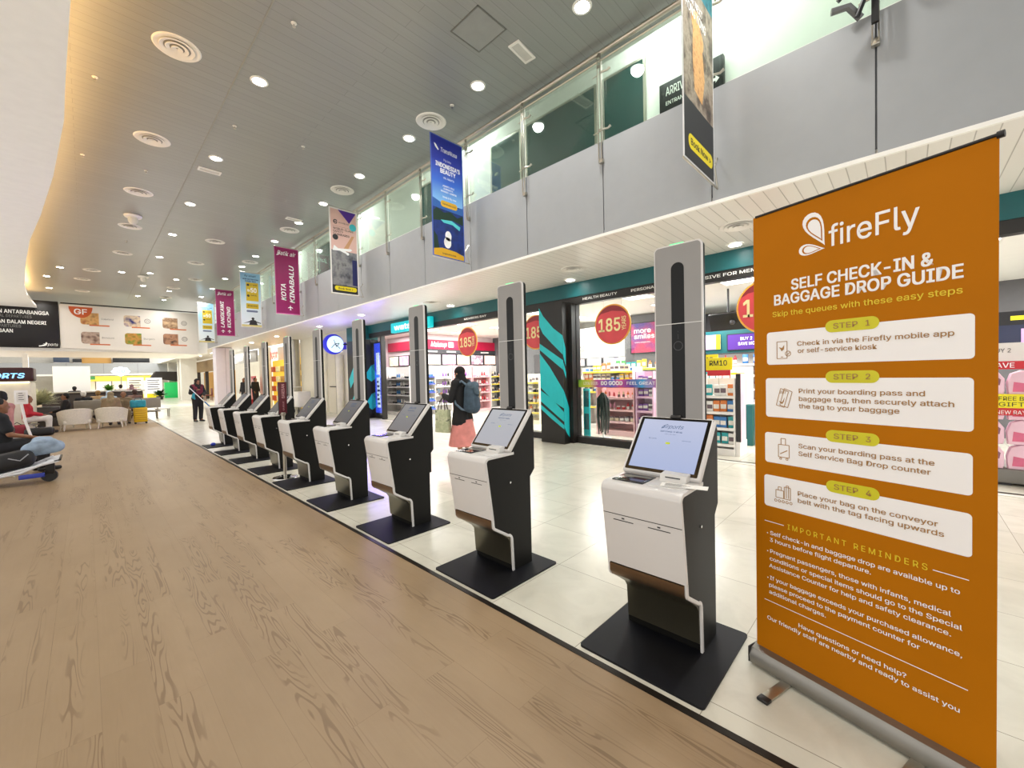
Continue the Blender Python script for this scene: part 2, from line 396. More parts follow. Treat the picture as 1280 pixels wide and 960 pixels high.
# bridge that carries the two sign boards, hall beyond
br_ = B(WHITE); br_.box(-9, 5.1, 30.15, 37, 3.16, 3.3); br_.box(-9, 5.1, 30.15, 30.4, 3.3, 5.5); struct('beam_bridge', br_)
fb = B(PANEL); fb.box(-10, 7.5, 55, 55.3, 2.45, 3.45); fb.use(WHITE); fb.box(-10, 7.5, 57, 57.2, 3.4, 6); fb.box(-10, 7.5, 55, 57.2, 2.3, 2.45)
fb.use(mat('seam_grey', '#84868a', .6)); [fb.box(x, x + .03, 54.99, 55, 2.45, 3.45) for x in (-6, -3.6, -1.2, 1.2, 3.6, 6)]
struct('wall_far_balcony', fb)
fw = B(mat('pale_far_wall', '#d8d2c2', .7)); fw.box(-10, 14.5, 60, 60.2, 0, 6.2); struct('wall_far', fw)
fc_ = B(mat('grey_far_ceiling', '#a9a9a4', .6)); fc_.box(-9, 7.3, 45, 60, 6.0, 6.15); struct('ceiling_far', fc_)
for x, y in ((-4, 41), (1.5, 41), (-4, 48), (1.5, 48), (4.5, 52), (-1, 34), (3, 34), (6.2, 34), (6.2, 44)):
    lamp('AREA', 'far_hall_fill', (x, y, 5.9 if y > 37 else 3.14 if x < 5 else 3.4), FAR_W * (1 if y > 37 else .35), (1, .98, .94), 1.2)  # added area lights without fixtures that brighten the hall beyond
# ================================================================ CHECK-IN KIOSKS
KW = mat('kiosk_white_shell', '#d2cfcd', .3, var=.01)
KSIDE = mat('kiosk_black_side', '#0e0d0a', .5, .0, var=.08, spec=.22)
KBRONZE = mat('bronze_kick_band', '#7d6650', .34, .85)
KSTEEL = mat('dark_kick_steel', '#6c6757', .3, .85)
KPLATE = mat('navy_black_plate', '#0a0b12', .55, .0, spec=.25)
KGREY = mat('kiosk_grey_pylon', '#8e8c8a', .28, var=.02)
INK = mat('dark_ink', '#2b2a2c', .6, var=0)
PAPER = mat('white_paper', '#f2f1ec', .7, var=.02)
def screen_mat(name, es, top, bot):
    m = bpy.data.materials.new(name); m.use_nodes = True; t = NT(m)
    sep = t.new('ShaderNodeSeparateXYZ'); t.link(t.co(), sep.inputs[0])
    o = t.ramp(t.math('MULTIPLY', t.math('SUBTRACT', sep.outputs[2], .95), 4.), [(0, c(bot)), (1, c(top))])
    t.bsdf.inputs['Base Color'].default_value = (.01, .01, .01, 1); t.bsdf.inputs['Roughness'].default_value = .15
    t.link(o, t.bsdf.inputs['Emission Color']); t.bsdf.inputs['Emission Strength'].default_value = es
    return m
def offset_path(P, d):
    """shift an open 2-D path sideways by d (to its right-hand side going along it)"""
    out = []
    for i, p in enumerate(P):
        a = Vector(P[max(i - 1, 0)]); b_ = Vector(P[min(i + 1, len(P) - 1)]); t = (b_ - a).normalized(); q = Vector((t.y, -t.x))
        if 0 < i < len(P) - 1:
            t1 = (Vector(p) - a).normalized(); n1 = Vector((t1.y, -t1.x)); k = d / max(.5, n1.dot(q))
        else: k = d
        out.append((p[0] + q.x * k, p[1] + q.y * k))
    return out
def arc(cx, cz, r, a0, a1, n=7): return [(cx + r * math.cos(math.radians(a0 + (a1 - a0) * i / n)), cz + r * math.sin(math.radians(a0 + (a1 - a0) * i / n))) for i in range(n + 1)]
def kiosk(lit):
    t = thing('self_service_kiosk', 'x', 'kiosk')
    p = B(KPLATE); p.prism([(x, y) for x, y in
        arc(.33, .29, .02, 0, 90, 4) + arc(-.33, .29, .02, 90, 180, 4) + arc(-.33, -.325, .02, 180, 270, 4) + arc(.33, -.325, .02, 270, 360, 4)], 0, .012, 'Z'); p.build('base_plate', t)
    # side outline, from the back of the counter over the rounded nose, down the front and the knee to the floor
    upper = [(.05, .912)] + arc(-.205, .865, .045, 90, 176) + [(-.19, .45)]
    lower = [(-.19, .45), (-.187, .405)] + arc(-.150, .40, .035, 190, 238, 3) + [(-.035, .288)] + arc(-.038, .25, .04, 62, 8, 4) + [(.013, .013)]
    W = .218
    b = B(KSIDE)
    out = offset_path(upper[:-1] + lower, -.018)   # inset outline
    body = [(.05, .893)] + out[1:-1] + [(.03, .013), (.232, .013), (.232, .69), (.285, .745), (.285, 1.16), (.262, 1.205), (.235, 1.215), (.012, .925)]
    b.prism(body, -W + .004, W - .004, 'Y'); b.build('body', t)
    sh = B(KW)
    sh.prism(upper + offset_path(upper, -.02)[::-1], -W, W, 'Y', bev=.006)
    shell = sh.build('front_shell', t)
    k = B(DARKTRIM); k.box(-.2325, -.225, -W + .004, W - .004, .737, .7405)
    k.build('seam_line', shell)
    for y in (.098, -.098):
        s_ = B(INK); fr = FR((-.2266, y, .705), (0, -1, 0), (-.1435, 0, 1)); s_.rect(fr, -.058, 0, .058, .005, .001)
        s_.poly(fr, [(-.009, .02), (.009, .02), (.007, .012), (-.007, .012)], .001); s_.build('slot', shell)
    for sy in (-1, 1):
        tr = B(KW); low_ = lower if sy < 0 else lower[:7]; tr.prism(low_ + offset_path(low_, -.020)[::-1], sy * W - .007 * (1 + sy), sy * W - .007 * (sy - 1), 'Y', bev=.003); tr.build('edge_trim', t)
    bd = B(KBRONZE); bd.prism([(-.194, .445), (-.191, .40), (-.17, .372), (-.15, .372), (-.16, .445)], -W + .014, W - .014, 'Y'); bd.build('bronze_band', t)
    kp = B(KSTEEL); kp.prism([(-.165, .372), (-.03, .278), (-.006, .245), (.008, .06), (.03, .06), (.02, .3), (-.13, .385)], -W + .014, W - .014, 'Y'); kp.build('kick_panel', t)
    pr = B(GLOSSBLK); pr.box(-.188, -.02, .006, .185, .909, .915, .002); pr.use(mat('scanner_window', '#3a1f22', .08, var=0)); pr.box(-.17, -.09, .02, .10, .915, .9165)
    pr.use(STEEL); pr.box(-.075, -.066, .012, .17, .915, .918); pr.build('passport_reader', t)
    pn = B(mat('printer_tray_grey', '#cfcdca', .35, var=.02)); pn.box(-.185, -.02, -.2, -.012, .909, .914, .002); pn.prism([(-.07, .914), (-.05, .95), (.0, .955), (.03, .93), (.03, .914)], -.17, -.03, 'Y', bev=.004)
    pn.use(INK); fr = FR((-.0605, -.10, .934), (0, -1, 0), (.02, 0, .036)); pn.rect(fr, -.04, -.002, .04, .004, .002); pn.build('ticket_printer', t)
    lk = B(CHROME); lk.tube([(.0, -W - .006, .69), (.0, -W + .01, .69)], .008, 10); lk.build('lock', t)
    # tilted touch screen
    bot, top = Vector((-.012, 0, .925)), Vector((.245, 0, 1.222)); up = (top - bot).normalized(); L = (top - bot).length
    nrm = Vector((-up.z, 0, up.x)); fr = FR(bot, (0, -1, 0), up, nrm)
    M = Matrix(((0, up.x, nrm.x, bot.x), (-1, 0, 0, 0), (0, up.z, nrm.z, bot.z), (0, 0, 0, 1)))
    sc = B(KW); sc.box(-.222, .222, 0, L, -.035, .004, .014, 3, M); so_ = sc.build('screen', t)
    bz = B(GLOSSBLK); bz.rrect(fr, -.205, .014, .205, L - .012, .006, .0052); bz.build('bezel', so_)
    d = B(lit); d.rect(fr, -.186, .033, .186, L - .028, .0062)
    d.build('display', so_)
    x = B(mat('screen_logo_blue', '#27476f', .5, emit='#27476f', es=.35, var=0)); V = L - .028
    x.text(fr, 'airports', 0, V - .058, .026, None, .0068, 0, .35, 'C'); x.line(fr, [(-.062, V - .062), (-.045, V - .036), (-.03, V - .030)], .003, .0068)
    x.text(fr, 'Self Check-in Kiosk', 0, V - .085, .010, None, .0068, .01, 0, 'C'); x.text(fr, 'please select airline', 0, V - .101, .005, None, .0068, 0, 0, 'C')
    x.text(fr, 'Domestic', -.095, V - .138, .008, None, .0068, 0, 0, 'C'); x.text(fr, 'International', .1, V - .138, .006, None, .0068, 0, 0, 'C')
    x.build('lettering', so_)
    gp = B(mat('green_button', '#9aa62a', .5, emit='#9aa62a', es=.6, var=0)); gp.rrect(fr, -.013, V - .166, .013, V - .152, .004, .0068); gp.build('button', so_)
    ct = B(BLACK); ct.box(-.03, .03, L - .014, L + .008, -.02, .012, .003, 2, M); ct.build('camera_tab', so_)
    # camera pylon
    y0, y1, zt = -.158, .128, 2.245
    shape = [(y1, .5), (y0, .5)] + [(y0 + .03 + .03 * math.cos(math.radians(a)), zt - .03 + .03 * math.sin(math.radians(a))) for a in range(180, 89, -15)] + [(y1 - .03 + .03 * math.cos(math.radians(a)), zt - .03 + .03 * math.sin(math.radians(a))) for a in range(90, -1, -15)]
    py = B(KW); py.prism(shape, .250, .268, 'X', bev=.006); pyo = py.build('pylon', t)
    fp = B(KGREY); fp.rrect(FR((.2498, -.015, 0), (0, -1, 0), (0, 0, 1), (-1, 0, 0)), -.134, .55, .134, zt - .008, .024, 0, (0, 1, 1, 0)); fp.build('front_panel', pyo)
    bk_ = B(KSIDE); bk_.prism([(a * .985 - .0002, z_ - .004) for a, z_ in shape], .268, .296, 'X', bev=.003); bk_.build('pylon_back', pyo)
    g = B(mat('pylon_black_window', '#070708', .3, var=0, spec=.25)); fr2 = FR((.2495, -.016, 0), (0, -1, 0), (0, 0, 1), (-1, 0, 0)); g.rrect(fr2, -.038, 1.16, .038, 2.135, .037, .0006, (0, 1, 1, 0)); go = g.build('camera_groove', pyo)
    ln = B(mat('lens_ring_grey', '#4a4a4c', .3, var=0)); ln.ring(fr2, 0, 1.645, .027, .0025, .0012); [ln.disc(fr2, 0, z_, .002, .0012, 8) for z_ in (1.69, 1.70, 1.71, 1.73)]; ln.build('face_camera', go)
    sm = B(mat('pylon_reflection', '#dcdcda', .3, var=0)); sm.rect(fr2, -.14, 1.775, .14, 1.779, .0008); sm.build('reflection_line', pyo)  # pale reflection on the glossy cover, painted as a thin line
    gl = B(mat('green_status_light', '#59e08c', .4, emit='#59e08c', es=1.5, var=0)); gl.box(.252, .266, -.05, .03, zt - .001, zt + .004, .001); gl.build('status_light', pyo)
    return t
k1 = kiosk(screen_mat('blue_white_display', .82, '#cfd6f2', '#b3c3ec'))
KN = ['beside the orange banner, a printed slip on its counter', 'second in the row counted from the orange banner', 'third in the row counted from the orange banner',
      'fourth in the row counted from the orange banner', 'behind the dark red sign on a post', 'sixth in the row counted from the orange banner', 'seventh in the row counted from the orange banner', 'eighth in the row, last but one from the orange banner', 'ending the row farthest along from the orange banner']
ks = []; DISP = [screen_mat('grey_white_display', .72, '#d2d4da', '#c6c9d4'), screen_mat('angle_dimmed_display', .46, '#c0c0c2', '#a6a6ac'), screen_mat('angle_dimmed_grey_display', .33, '#a8aab0', '#8e9096')]  # viewing-angle dimming of the farther screens is put into their emission
for i, n_ in enumerate(KN):
    k = k1 if i == 0 else dup(k1)
    k.location = (2.18, (.985, 2.36, 3.735, 5.09, 6.44, 7.785, 9.09, 10.40, 11.72)[i], 0)
    for p_ in k.children:
        if p_.name.startswith('base_plate'): p_.location.y = -(0, .03, .05, .07, .09, .09, .11, .14, .15)[i]
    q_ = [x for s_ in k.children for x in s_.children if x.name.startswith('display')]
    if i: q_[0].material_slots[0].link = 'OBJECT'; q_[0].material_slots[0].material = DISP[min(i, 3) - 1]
    k['label'] = ('White and black check-in kiosk ' + n_); k['group'] = 'self-service check-in kiosks'; ks.append(k)
b = B(PAPER); M = Matrix.Translation((2.06, .835, .9165)) @ Matrix.Rotation(.25, 4, 'Z')
b.box(-.035, .035, -.14, .08, 0, .0012, M=M); b.use(INK); fr = FR(M @ Vector((0, 0, .0016)), (M.to_3x3() @ Vector((0, -1, 0))), (M.to_3x3() @ Vector((1, 0, 0))))
for q in range(5): b.rect(fr, -.06, .02 - q * .011, .02 + .02 * (q % 3), .024 - q * .011)
tag(b.build('boarding_slip'), 'white printed slip lying on the counter of the kiosk beside the orange banner', 'paper')
# ---------------------------------------------------------------- queue sign on a chrome post in front of the fifth kiosk
t = thing('post_sign', 'dark red upright sign panel on a chrome post with a round base', 'sign', (2.07, 6.86, 0))
b = B(CHROME); b.lathe([(.001, .03), (.10, .028), (.17, .012), (.175, 0), (.001, 0)], 32, caps=False); b.build('base', t)
b = B(STEEL); b.tube([(0, 0, .02), (0, 0, 1.0)], .024, 16); b.lathe([(.03, .95), (.036, .97), (.036, 1.0), (.001, 1.0)], 16); b.build('post', t)
b = B(mat('maroon_sign', '#5b1420', .4)); b.box(-.055, .055, -.018, .018, .985, 1.46, .004); b.use(BLACK); b.box(-.06, .06, -.014, .014, .98, 1.465, .003); s_ = b.build('panel', t)
b = B(mat('sign_pink_ink', '#d9a5a8', .5)); fr = FR((.005, -.0185, 1.0), (0, 0, 1), (-1, 0, 0), (0, -1, 0)); b.text(fr, 'BARISAN', .22, -.02, .04, .43, .001, .01); b.text(fr, 'QUEUE', .03, -.01, .02, .17, .001); b.build('lettering', s_)
# ================================================================ ROLL-UP BANNER (orange check-in guide)
ORANGE = mat('orange_banner_vinyl', '#b46c00', .6, var=.04, vs_=2., spec=.12)
BANW = mat('banner_white_print', '#f6f4f4', .5, var=.0); BANY = mat('banner_yellow_print', '#e3c81c', .5, var=0); BANP = mat('banner_lime_pill', '#cfc814', .5, var=0); BANB = mat('banner_brown_print', '#a5793f', .5, var=0)
U = Vector((-.288, -.957, 0)).normalized()
rz = math.atan2(U.y, U.x)
t = thing('roll_up_banner', 'tall orange roll-up banner with the self check-in and baggage drop guide', 'banner', (2.334, .530, 0), rz)
# local x runs along the foot bar, local -y faces the wooden floor
fr = FR((0, 0, 0), (1, 0, 0), (0, 0, 1), (0, -1, 0))
b = B(ORANGE); b.box(-.022, .785, -.0006, .0006, .06, 2.25); cl = b.build('panel', t)
b = B(mat('dull_aluminium', '#8a8781', .38, .9)); b.prism([(-.05, .012), (-.055, .05), (-.035, .085), (.01, .095), (.05, .07), (.055, .012)], -.035, .80, 'X'); fb_ = b.build('foot_bar', t)
b = B(BLACK); b.box(-.037, -.03, -.056, .056, .012, .093, .004); b.box(.795, .802, -.056, .056, .012, .093, .004); b.build('end_cap', fb_)
for x in (.14, .60):
    b = B(STEEL); b.box(x - .022, x + .022, -.24, .16, .002, .012, .004); b.use(BLACK); b.box(x - .024, x + .024, -.25, -.21, 0, .014, .004); b.build('swing_foot', t)
b = B(BLACK); b.tube([(-.01, 0, 2.252), (.785, 0, 2.252)], .006, 10); b.tube([(.78, 0, 2.25), (.797, 0, 2.25)], .012, 10); b.build('top_rail', t)
b = B(STEEL); b.tube([(.38, .02, .05), (.38, .02, 2.25)], .009, 8); b.build('pole', t)
E_ = .0012
b = B(BANW)
# winged emblem: two outlined petals
def petal(b, a, tip, wd, n, m, k=1.):
    a, tip = Vector(a), Vector(tip); d = tip - a; q = Vector((-d.y, d.x)).normalized(); L = d.length; P = []
    for i in range(25):
        s_ = i / 24 * 2 * PI; r_ = .5 - .5 * math.cos(s_); y_ = math.sin(s_) * (r_ ** .8)
        x_ = .5 + (r_ - .5) * k; P.append(tuple(a + d * x_ + q * wd * y_ * k))
    b.use(m); b.poly(fr, P, n)
for (a, tip, wd) in (((.288, 2.03), (.222, 2.185), .055), ((.288, 2.018), (.185, 2.035), .036)):
    petal(b, a, tip, wd, E_, BANW); petal(b, a, tip, wd, E_ * 1.5, ORANGE, .74); petal(b, a, tip, wd, E_ * 2, BANW, .6)
b.use(BANW); b.text(fr, 'fireFly', .302, 2.02, .088, .592, E_, .012)
b.build('emblem', cl)
b = B(BANW)
b.text(fr, 'SELF CHECK-IN &', .151, 1.863, .047, .63, E_, .04); b.text(fr, 'BAGGAGE DROP GUIDE', .075, 1.802, .047, .705, E_, .04)
b.build('heading', cl)
b = B(BANY); b.text(fr, 'Skip the queues with these easy steps', .067, 1.747, .024, .703, E_, .015); b.build('subheading', cl)
STEPS = [((.04, 1.517, .732, 1.674), 1.675, [('Check in via the Firefly mobile app', .175, 1.601, .683), ('or self-service kiosk', .178, 1.568, .467)]),
         ((.033, 1.263, .73, 1.452), 1.457, [('Print your boarding pass and', .181, 1.383, .607), ('baggage tag, then securely attach', .181, 1.347, .683), ('the tag to your baggage', .181, 1.313, .535)]),
         ((.027, 1.039, .728, 1.187), 1.20, [('Scan your boarding pass at the', .178, 1.128, .633), ('Self Service Bag Drop counter', .178, 1.092, .623)]),
         ((.022, .821, .727, .976), .979, [('Place your bag on the conveyor', .174, .905, .642), ('belt with the tag facing upwards', .174, .872, .658)])]
for k, (q, pz, lines) in enumerate(STEPS):
    b = B(BANW); b.rrect(fr, *q, .014, E_); bx = b.build('step_box', cl)
    b = B(BANB)
    for s_, u0, v, u1 in lines: b.text(fr, s_, u0, v, .020, u1, E_ * 2, .018)
    b.build('step_text', bx)
    b = B(BANP); b.rrect(fr, .288, pz - .026, .474, pz + .026, .0255, E_ * 2); pl = b.build('step_pill', bx)
    b = B(BANB); b.text(fr, 'STEP', .318, pz - .011, .023, .404, E_ * 3, .01); b.text(fr, str(k + 1), .430, pz - .011, .023, None, E_ * 3, .01); b.build('step_number', pl)
    b = B(BANB); v = (q[1] + q[3]) / 2 - (.01 if k == 0 else 0); cx = .112; L = lambda P, w_=.003: b.line(fr, P, w_, E_ * 2)
    if k == 0:
        L([(cx - .025, v - .04), (cx - .025, v + .04), (cx + .02, v + .04), (cx + .02, v - .04), (cx - .025, v - .04)]); L([(cx - .008, v - .033), (cx + .003, v - .033)]); b.ring(fr, cx + .024, v - .018, .013, .003, E_ * 2); L([(cx + .018, v - .018), (cx + .023, v - .023), (cx + .031, v - .013)])
        b.poly(fr, [(cx - .016, v + .014), (cx - .002, v + .010), (cx + .008, v + .024), (cx + .006, v + .004), (cx - .004, v - .006), (cx - .008, v + .002)], E_ * 2)
    elif k == 1:
        for dx in (0, .016): L([(cx - .03 + dx, v - .035), (cx - .01 + dx, v + .045), (cx + .025 + dx, v + .03), (cx + .005 + dx, v - .045), (cx - .03 + dx, v - .035)])
        [L([(cx - .012 + i * .007, v + .02), (cx - .008 + i * .007, v + .035)], .002) for i in range(4)]; b.poly(fr, [(cx - .02, v - .015), (cx - .003, v - .02), (cx + .008, v + .003), (cx + .004, v - .018), (cx - .004, v - .03)], E_ * 2)
    elif k == 2:
        L([(cx - .022, v - .04), (cx - .022, v + .02), (cx + .026, v + .02), (cx + .026, v - .04), (cx - .022, v - .04)]); L([(cx - .01, v + .02), (cx - .01, v + .05), (cx + .01, v + .05), (cx + .01, v + .02)]); L([(cx - .014, v - .025), (cx + .018, v - .005)], .004); b.ring(fr, cx - .012, v - .047, .006, .003, E_ * 2, 12); b.ring(fr, cx + .016, v - .047, .006, .003, E_ * 2, 12)
    else:
        L([(cx - .035, v - .025), (cx - .035, v + .012), (cx + .0, v + .012), (cx + .0, v - .025), (cx - .035, v - .025)]); L([(cx + .003, v - .025), (cx + .003, v + .032), (cx + .03, v + .032), (cx + .03, v - .025), (cx + .003, v - .025)]); L([(cx - .024, v + .012), (cx - .024, v + .028), (cx - .01, v + .028), (cx - .01, v + .012)]); L([(cx + .012, v - .02), (cx + .012, v + .04), (cx + .022, v + .04), (cx + .022, v - .02)])
        [b.ring(fr, cx - .036 + i * .017, v - .040, .007, .003, E_ * 2, 12) for i in range(5)]
    b.build('step_icon', bx)
b = B(BANY); b.text(fr, 'I M P O R T A N T   R E M I N D E R S', .128, .731, .024, .614, E_, .015)
b.use(BANW); b.rect(fr, .022, .742, .111, .745, E_); b.rect(fr, .628, .738, .72, .741, E_); b.rect(fr, .018, .343, .718, .346, E_); b.build('heading_lettering', cl)
b = B(BANW)
for s_, u0, v, u1 in (('Self check-in and baggage drop are available up to', .048, .679, .698), ('3 hours before flight departure.', .046, .645, .445), ('Pregnant passengers, those with infants, medical', .047, .588, .676), ('conditions or special items should go to the Special', .045, .551, .704),
                      ('Assistance Counter for help and safety clearance.', .042, .515, .676), ('If your baggage exceeds your purchased allowance,', .045, .454, .704), ('please proceed to the payment counter for', .041, .418, .593), ('additional charges.', .041, .383, .284),
                      ('Have questions or need help?', .173, .282, .554), ('Our friendly staff are nearby and ready to assist you', .031, .249, .698)):
    b.text(fr, s_, u0, v, .0185, u1, E_, .018)
for v in (.684, .594, .460): b.disc(fr, .035, v, .003, E_, 10)
b.build('reminder_lettering', cl)
# ================================================================ GLASS BALUSTRADE along the upper walkway
def clear_glass(name, tint, k):
    m = bpy.data.materials.new(name); m.use_nodes = True; t = NT(m); t.n.remove(t.bsdf)
    tr = t.new('ShaderNodeBsdfTransparent'); tr.inputs[0].default_value = tint; gl = t.new('ShaderNodeBsdfGlossy'); gl.inputs['Roughness'].default_value = .02
    fz = t.new('ShaderNodeFresnel'); fz.inputs[0].default_value = 1.45; mx = t.new('ShaderNodeMixShader')
    t.link(t.math('MULTIPLY', fz.outputs[0], k), mx.inputs[0]); t.link(tr.outputs[0], mx.inputs[1]); t.link(gl.outputs[0], mx.inputs[2])
    t.link(mx.outputs[0], t.n['Material Output'].inputs[0]); return m
GLASS = clear_glass('clear_balustrade_glass', (.90, .97, .94, 1), .45)
t = thing('glass_balustrade', 'steel and glass balustrade running along the edge of the grey upper walkway', 'railing', (5.06, 0, 4.7))
b = B(mat('satin_rail', '#c3bdb0', .35, .9)); b.tube([(0, -4.9, 1.20), (0, 29.9, 1.20)], .032, 12); b.tube([(.03, -4.9, 1.12), (.03, 29.9, 1.12)], .012, 8); b.build('handrail', t)
def post():
    p = B(STEEL)
    for dx in (-.004,):
        p.box(-.03, -.018, -.028, -.016, -.28, 1.17); p.box(-.03, -.018, .016, .028, -.28, 1.17)
    p.box(-.028, .03, -.03, .03, -.30, -.24, .006); p.box(-.03, -.015, -.03, .03, .98, 1.02); p.box(-.03, -.015, -.03, .03, .12, .16); p.tube([(-.025, 0, 1.12), (-.02, 0, 1.18)], .02, 8)
    return p
def clamp(z):
    q = B(STEEL); q.tube([(-.02, 0, z), (.0, -.05, z + .01), (.005, -.11, z), (.01, -.15, z + .025)], [.016, .014, .013, .018], 8); q.tube([(.0, 0, z), (.01, .12, z)], .009, 6); return q
POSTS = SEAM[1:-1]
pm = post().mesh('post'); cm = [clamp(z).mesh('clamp') for z in (.14, .92)]
for y in POSTS:
    o = bpy.data.objects.new('post', pm); COL.objects.link(o); o.parent = t; o.location = (.0, y, 0)
    for m_ in cm: q = bpy.data.objects.new('clamp', m_); COL.objects.link(q); q.parent = o
for a, d in zip(SEAM, SEAM[1:]):
    b = B(GLASS); b.box(.032, .044, a + .02, d - .02, .03, 1.12); b.build('glass_panel', t)
# black sign plate on the wall above, seen through the glass
t = thing('entrance_sign', 'black sign plate with white lettering on the white upper wall behind the hanging banner', 'sign', (6.2, 0, 0))
b = B(BLACK); b.box(-.02, .06, 1.80, 2.70, 5.40, 5.82, .004); p = b.build('plate', t)
b = B(WHITE); fr = FR((-.0215, 2.7, 5.40), (0, -1, 0), (0, 0, 1), (-1, 0, 0)); b.text(fr, 'ARRIVAL HALL', .10, .22, .12, .72, 0.0006, .02); b.text(fr, 'ENTRANCE', .10, .08, .055, .44, .0006, .02)
b.poly(fr, [(.72, .10), (.80, .10), (.80, .07), (.85, .12), (.80, .17), (.80, .14), (.72, .14)], .0006); b.use(mat('sign_red', '#b02030', .5)); b.rect(fr, .70, .22, .73, .38, .0006); b.build('lettering', p)
# loose black bracket with cable loops on the post beyond the frame edge
t = thing('antenna_bracket', 'black metal bracket with cable loops fixed to the balustrade post above the orange banner', 'bracket', (4.98, .197, 4.55))
b = B(BLACK); b.box(-.03, .0, -.025, .025, .0, .95); b.tube([(-.02, .26, .34), (-.03, .02, .52), (-.03, -.24, .62)], .02, 8); b.tube([(-.03, .30, .62), (-.03, .05, .70), (-.03, -.3, .84)], .016, 8); b.tube([(-.02, .0, .55), (-.06, .06, .25), (-.05, .12, .10)], .02, 8); b.build('arm', t)
b = B(mat('grey_bracket_foot', '#6e6f70', .4, .4)); b.tube([(.02, .1, .12), (-.06, .18, .22), (-.1, .30, .22)], .03, 8); b.build('hook', t); b = B(mat('grey_bracket_foot')); b.tube([(-.06, -.05, .38), (-.1, -.22, .46), (-.1, -.32, .42)], .03, 8); b.build('hook', t)
b = B(BLACK); b.tube([(-.05, .18 + .09 * math.cos(a), .62 + .13 * math.sin(a)) for a in [i * PI / 8 for i in range(16)]], .006, 6, True); b.build('cable', t)
# ================================================================ HANGING BANNERS
def banner(y, label, draw, z0=3.6, z1=5.72, x0=4.25, x1=4.96, edge='#e8e4e0'):
    t = thing('hanging_banner', label, 'banner', (x0, y, z0), 0, 'banners hung from the balustrade')
    W, H = x1 - x0, z1 - z0
    fr = FR((0, 0, 0), (1, 0, 0), (0, 0, 1), (0, -1, 0))
    b = B(mat('banner_edge_' + edge[1:], edge, .5)); b.box(0, W, -.004, .004, 0, H); p = b.build('panel', t)
    r = B(STEEL); r.tube([(-.01, 0, H + .008), (W + .12, 0, H + .008)], .012, 8); r.build('top_rod', t)
    r = B(STEEL); r.tube([(-.01, 0, -.006), (W + .12, 0, -.006)], .010, 8); r.tube([(W + .11, 0, 0), (W + .03, 0, .22), (W + .11, 0, .34)], .010, 6); r.build('bottom_rod', t)
    draw(FR((0, -.0045, 0), (1, 0, 0), (0, 0, 1), (0, -1, 0)), W, H, p)
    return t
def ink(n_, h): return mat('print_' + n_, h, .5, var=0)
def d_hk(fr, W, H, p):
    b = B(pict('print_street_food', ['#1e1a18', '#5e5044', '#a89a88', '#4a3e34', '#8f6c44'], 2.2, 5)); b.rect(fr, .02, .62, W - .02, H - .02, .0005); b.build('photograph', p)
    b = B(pict('print_teal_top', ['#123c46', '#2f8fa0', '#103038'], 4)); b.rect(fr, .02, H - .28, W - .02, H - .02, .001)
    b.use(pict('print_cone', ['#c07c3c', '#e2b070', '#a8642c'], 9)); b.poly(fr, [(.30, .78), (.52, .72), (.60, 1.0), (.50, 1.45), (.40, 1.62), (.28, 1.5), (.26, 1.1)], .001); b.disc(fr, .36, 1.48, .12, .0016); b.disc(fr, .46, 1.35, .11, .0022); b.build('picture', p)
    b = B(ink('charcoal', '#26272a')); b.rect(fr, .02, .02, W - .02, .62, .001); b.build('footer', p)
    b = B(ink('white', '#f0f0f0')); b.text(fr, 'YOUR NEXT', .08, 1.62, .07, .55, .002, .02); b.text(fr, 'HONG KONG', .08, 1.50, .09, .64, .002, .02); b.build('lettering', p)
    b = B(ink('yellow', '#e8d415')); b.rrect(fr, .12, .14, W - .06, .29, .07, .002); q = b.build('button', p)
    b = B(INK); b.text(fr, 'Book Now >', .18, .185, .065, W - .12, .003, .02); b.build('button_text', q)
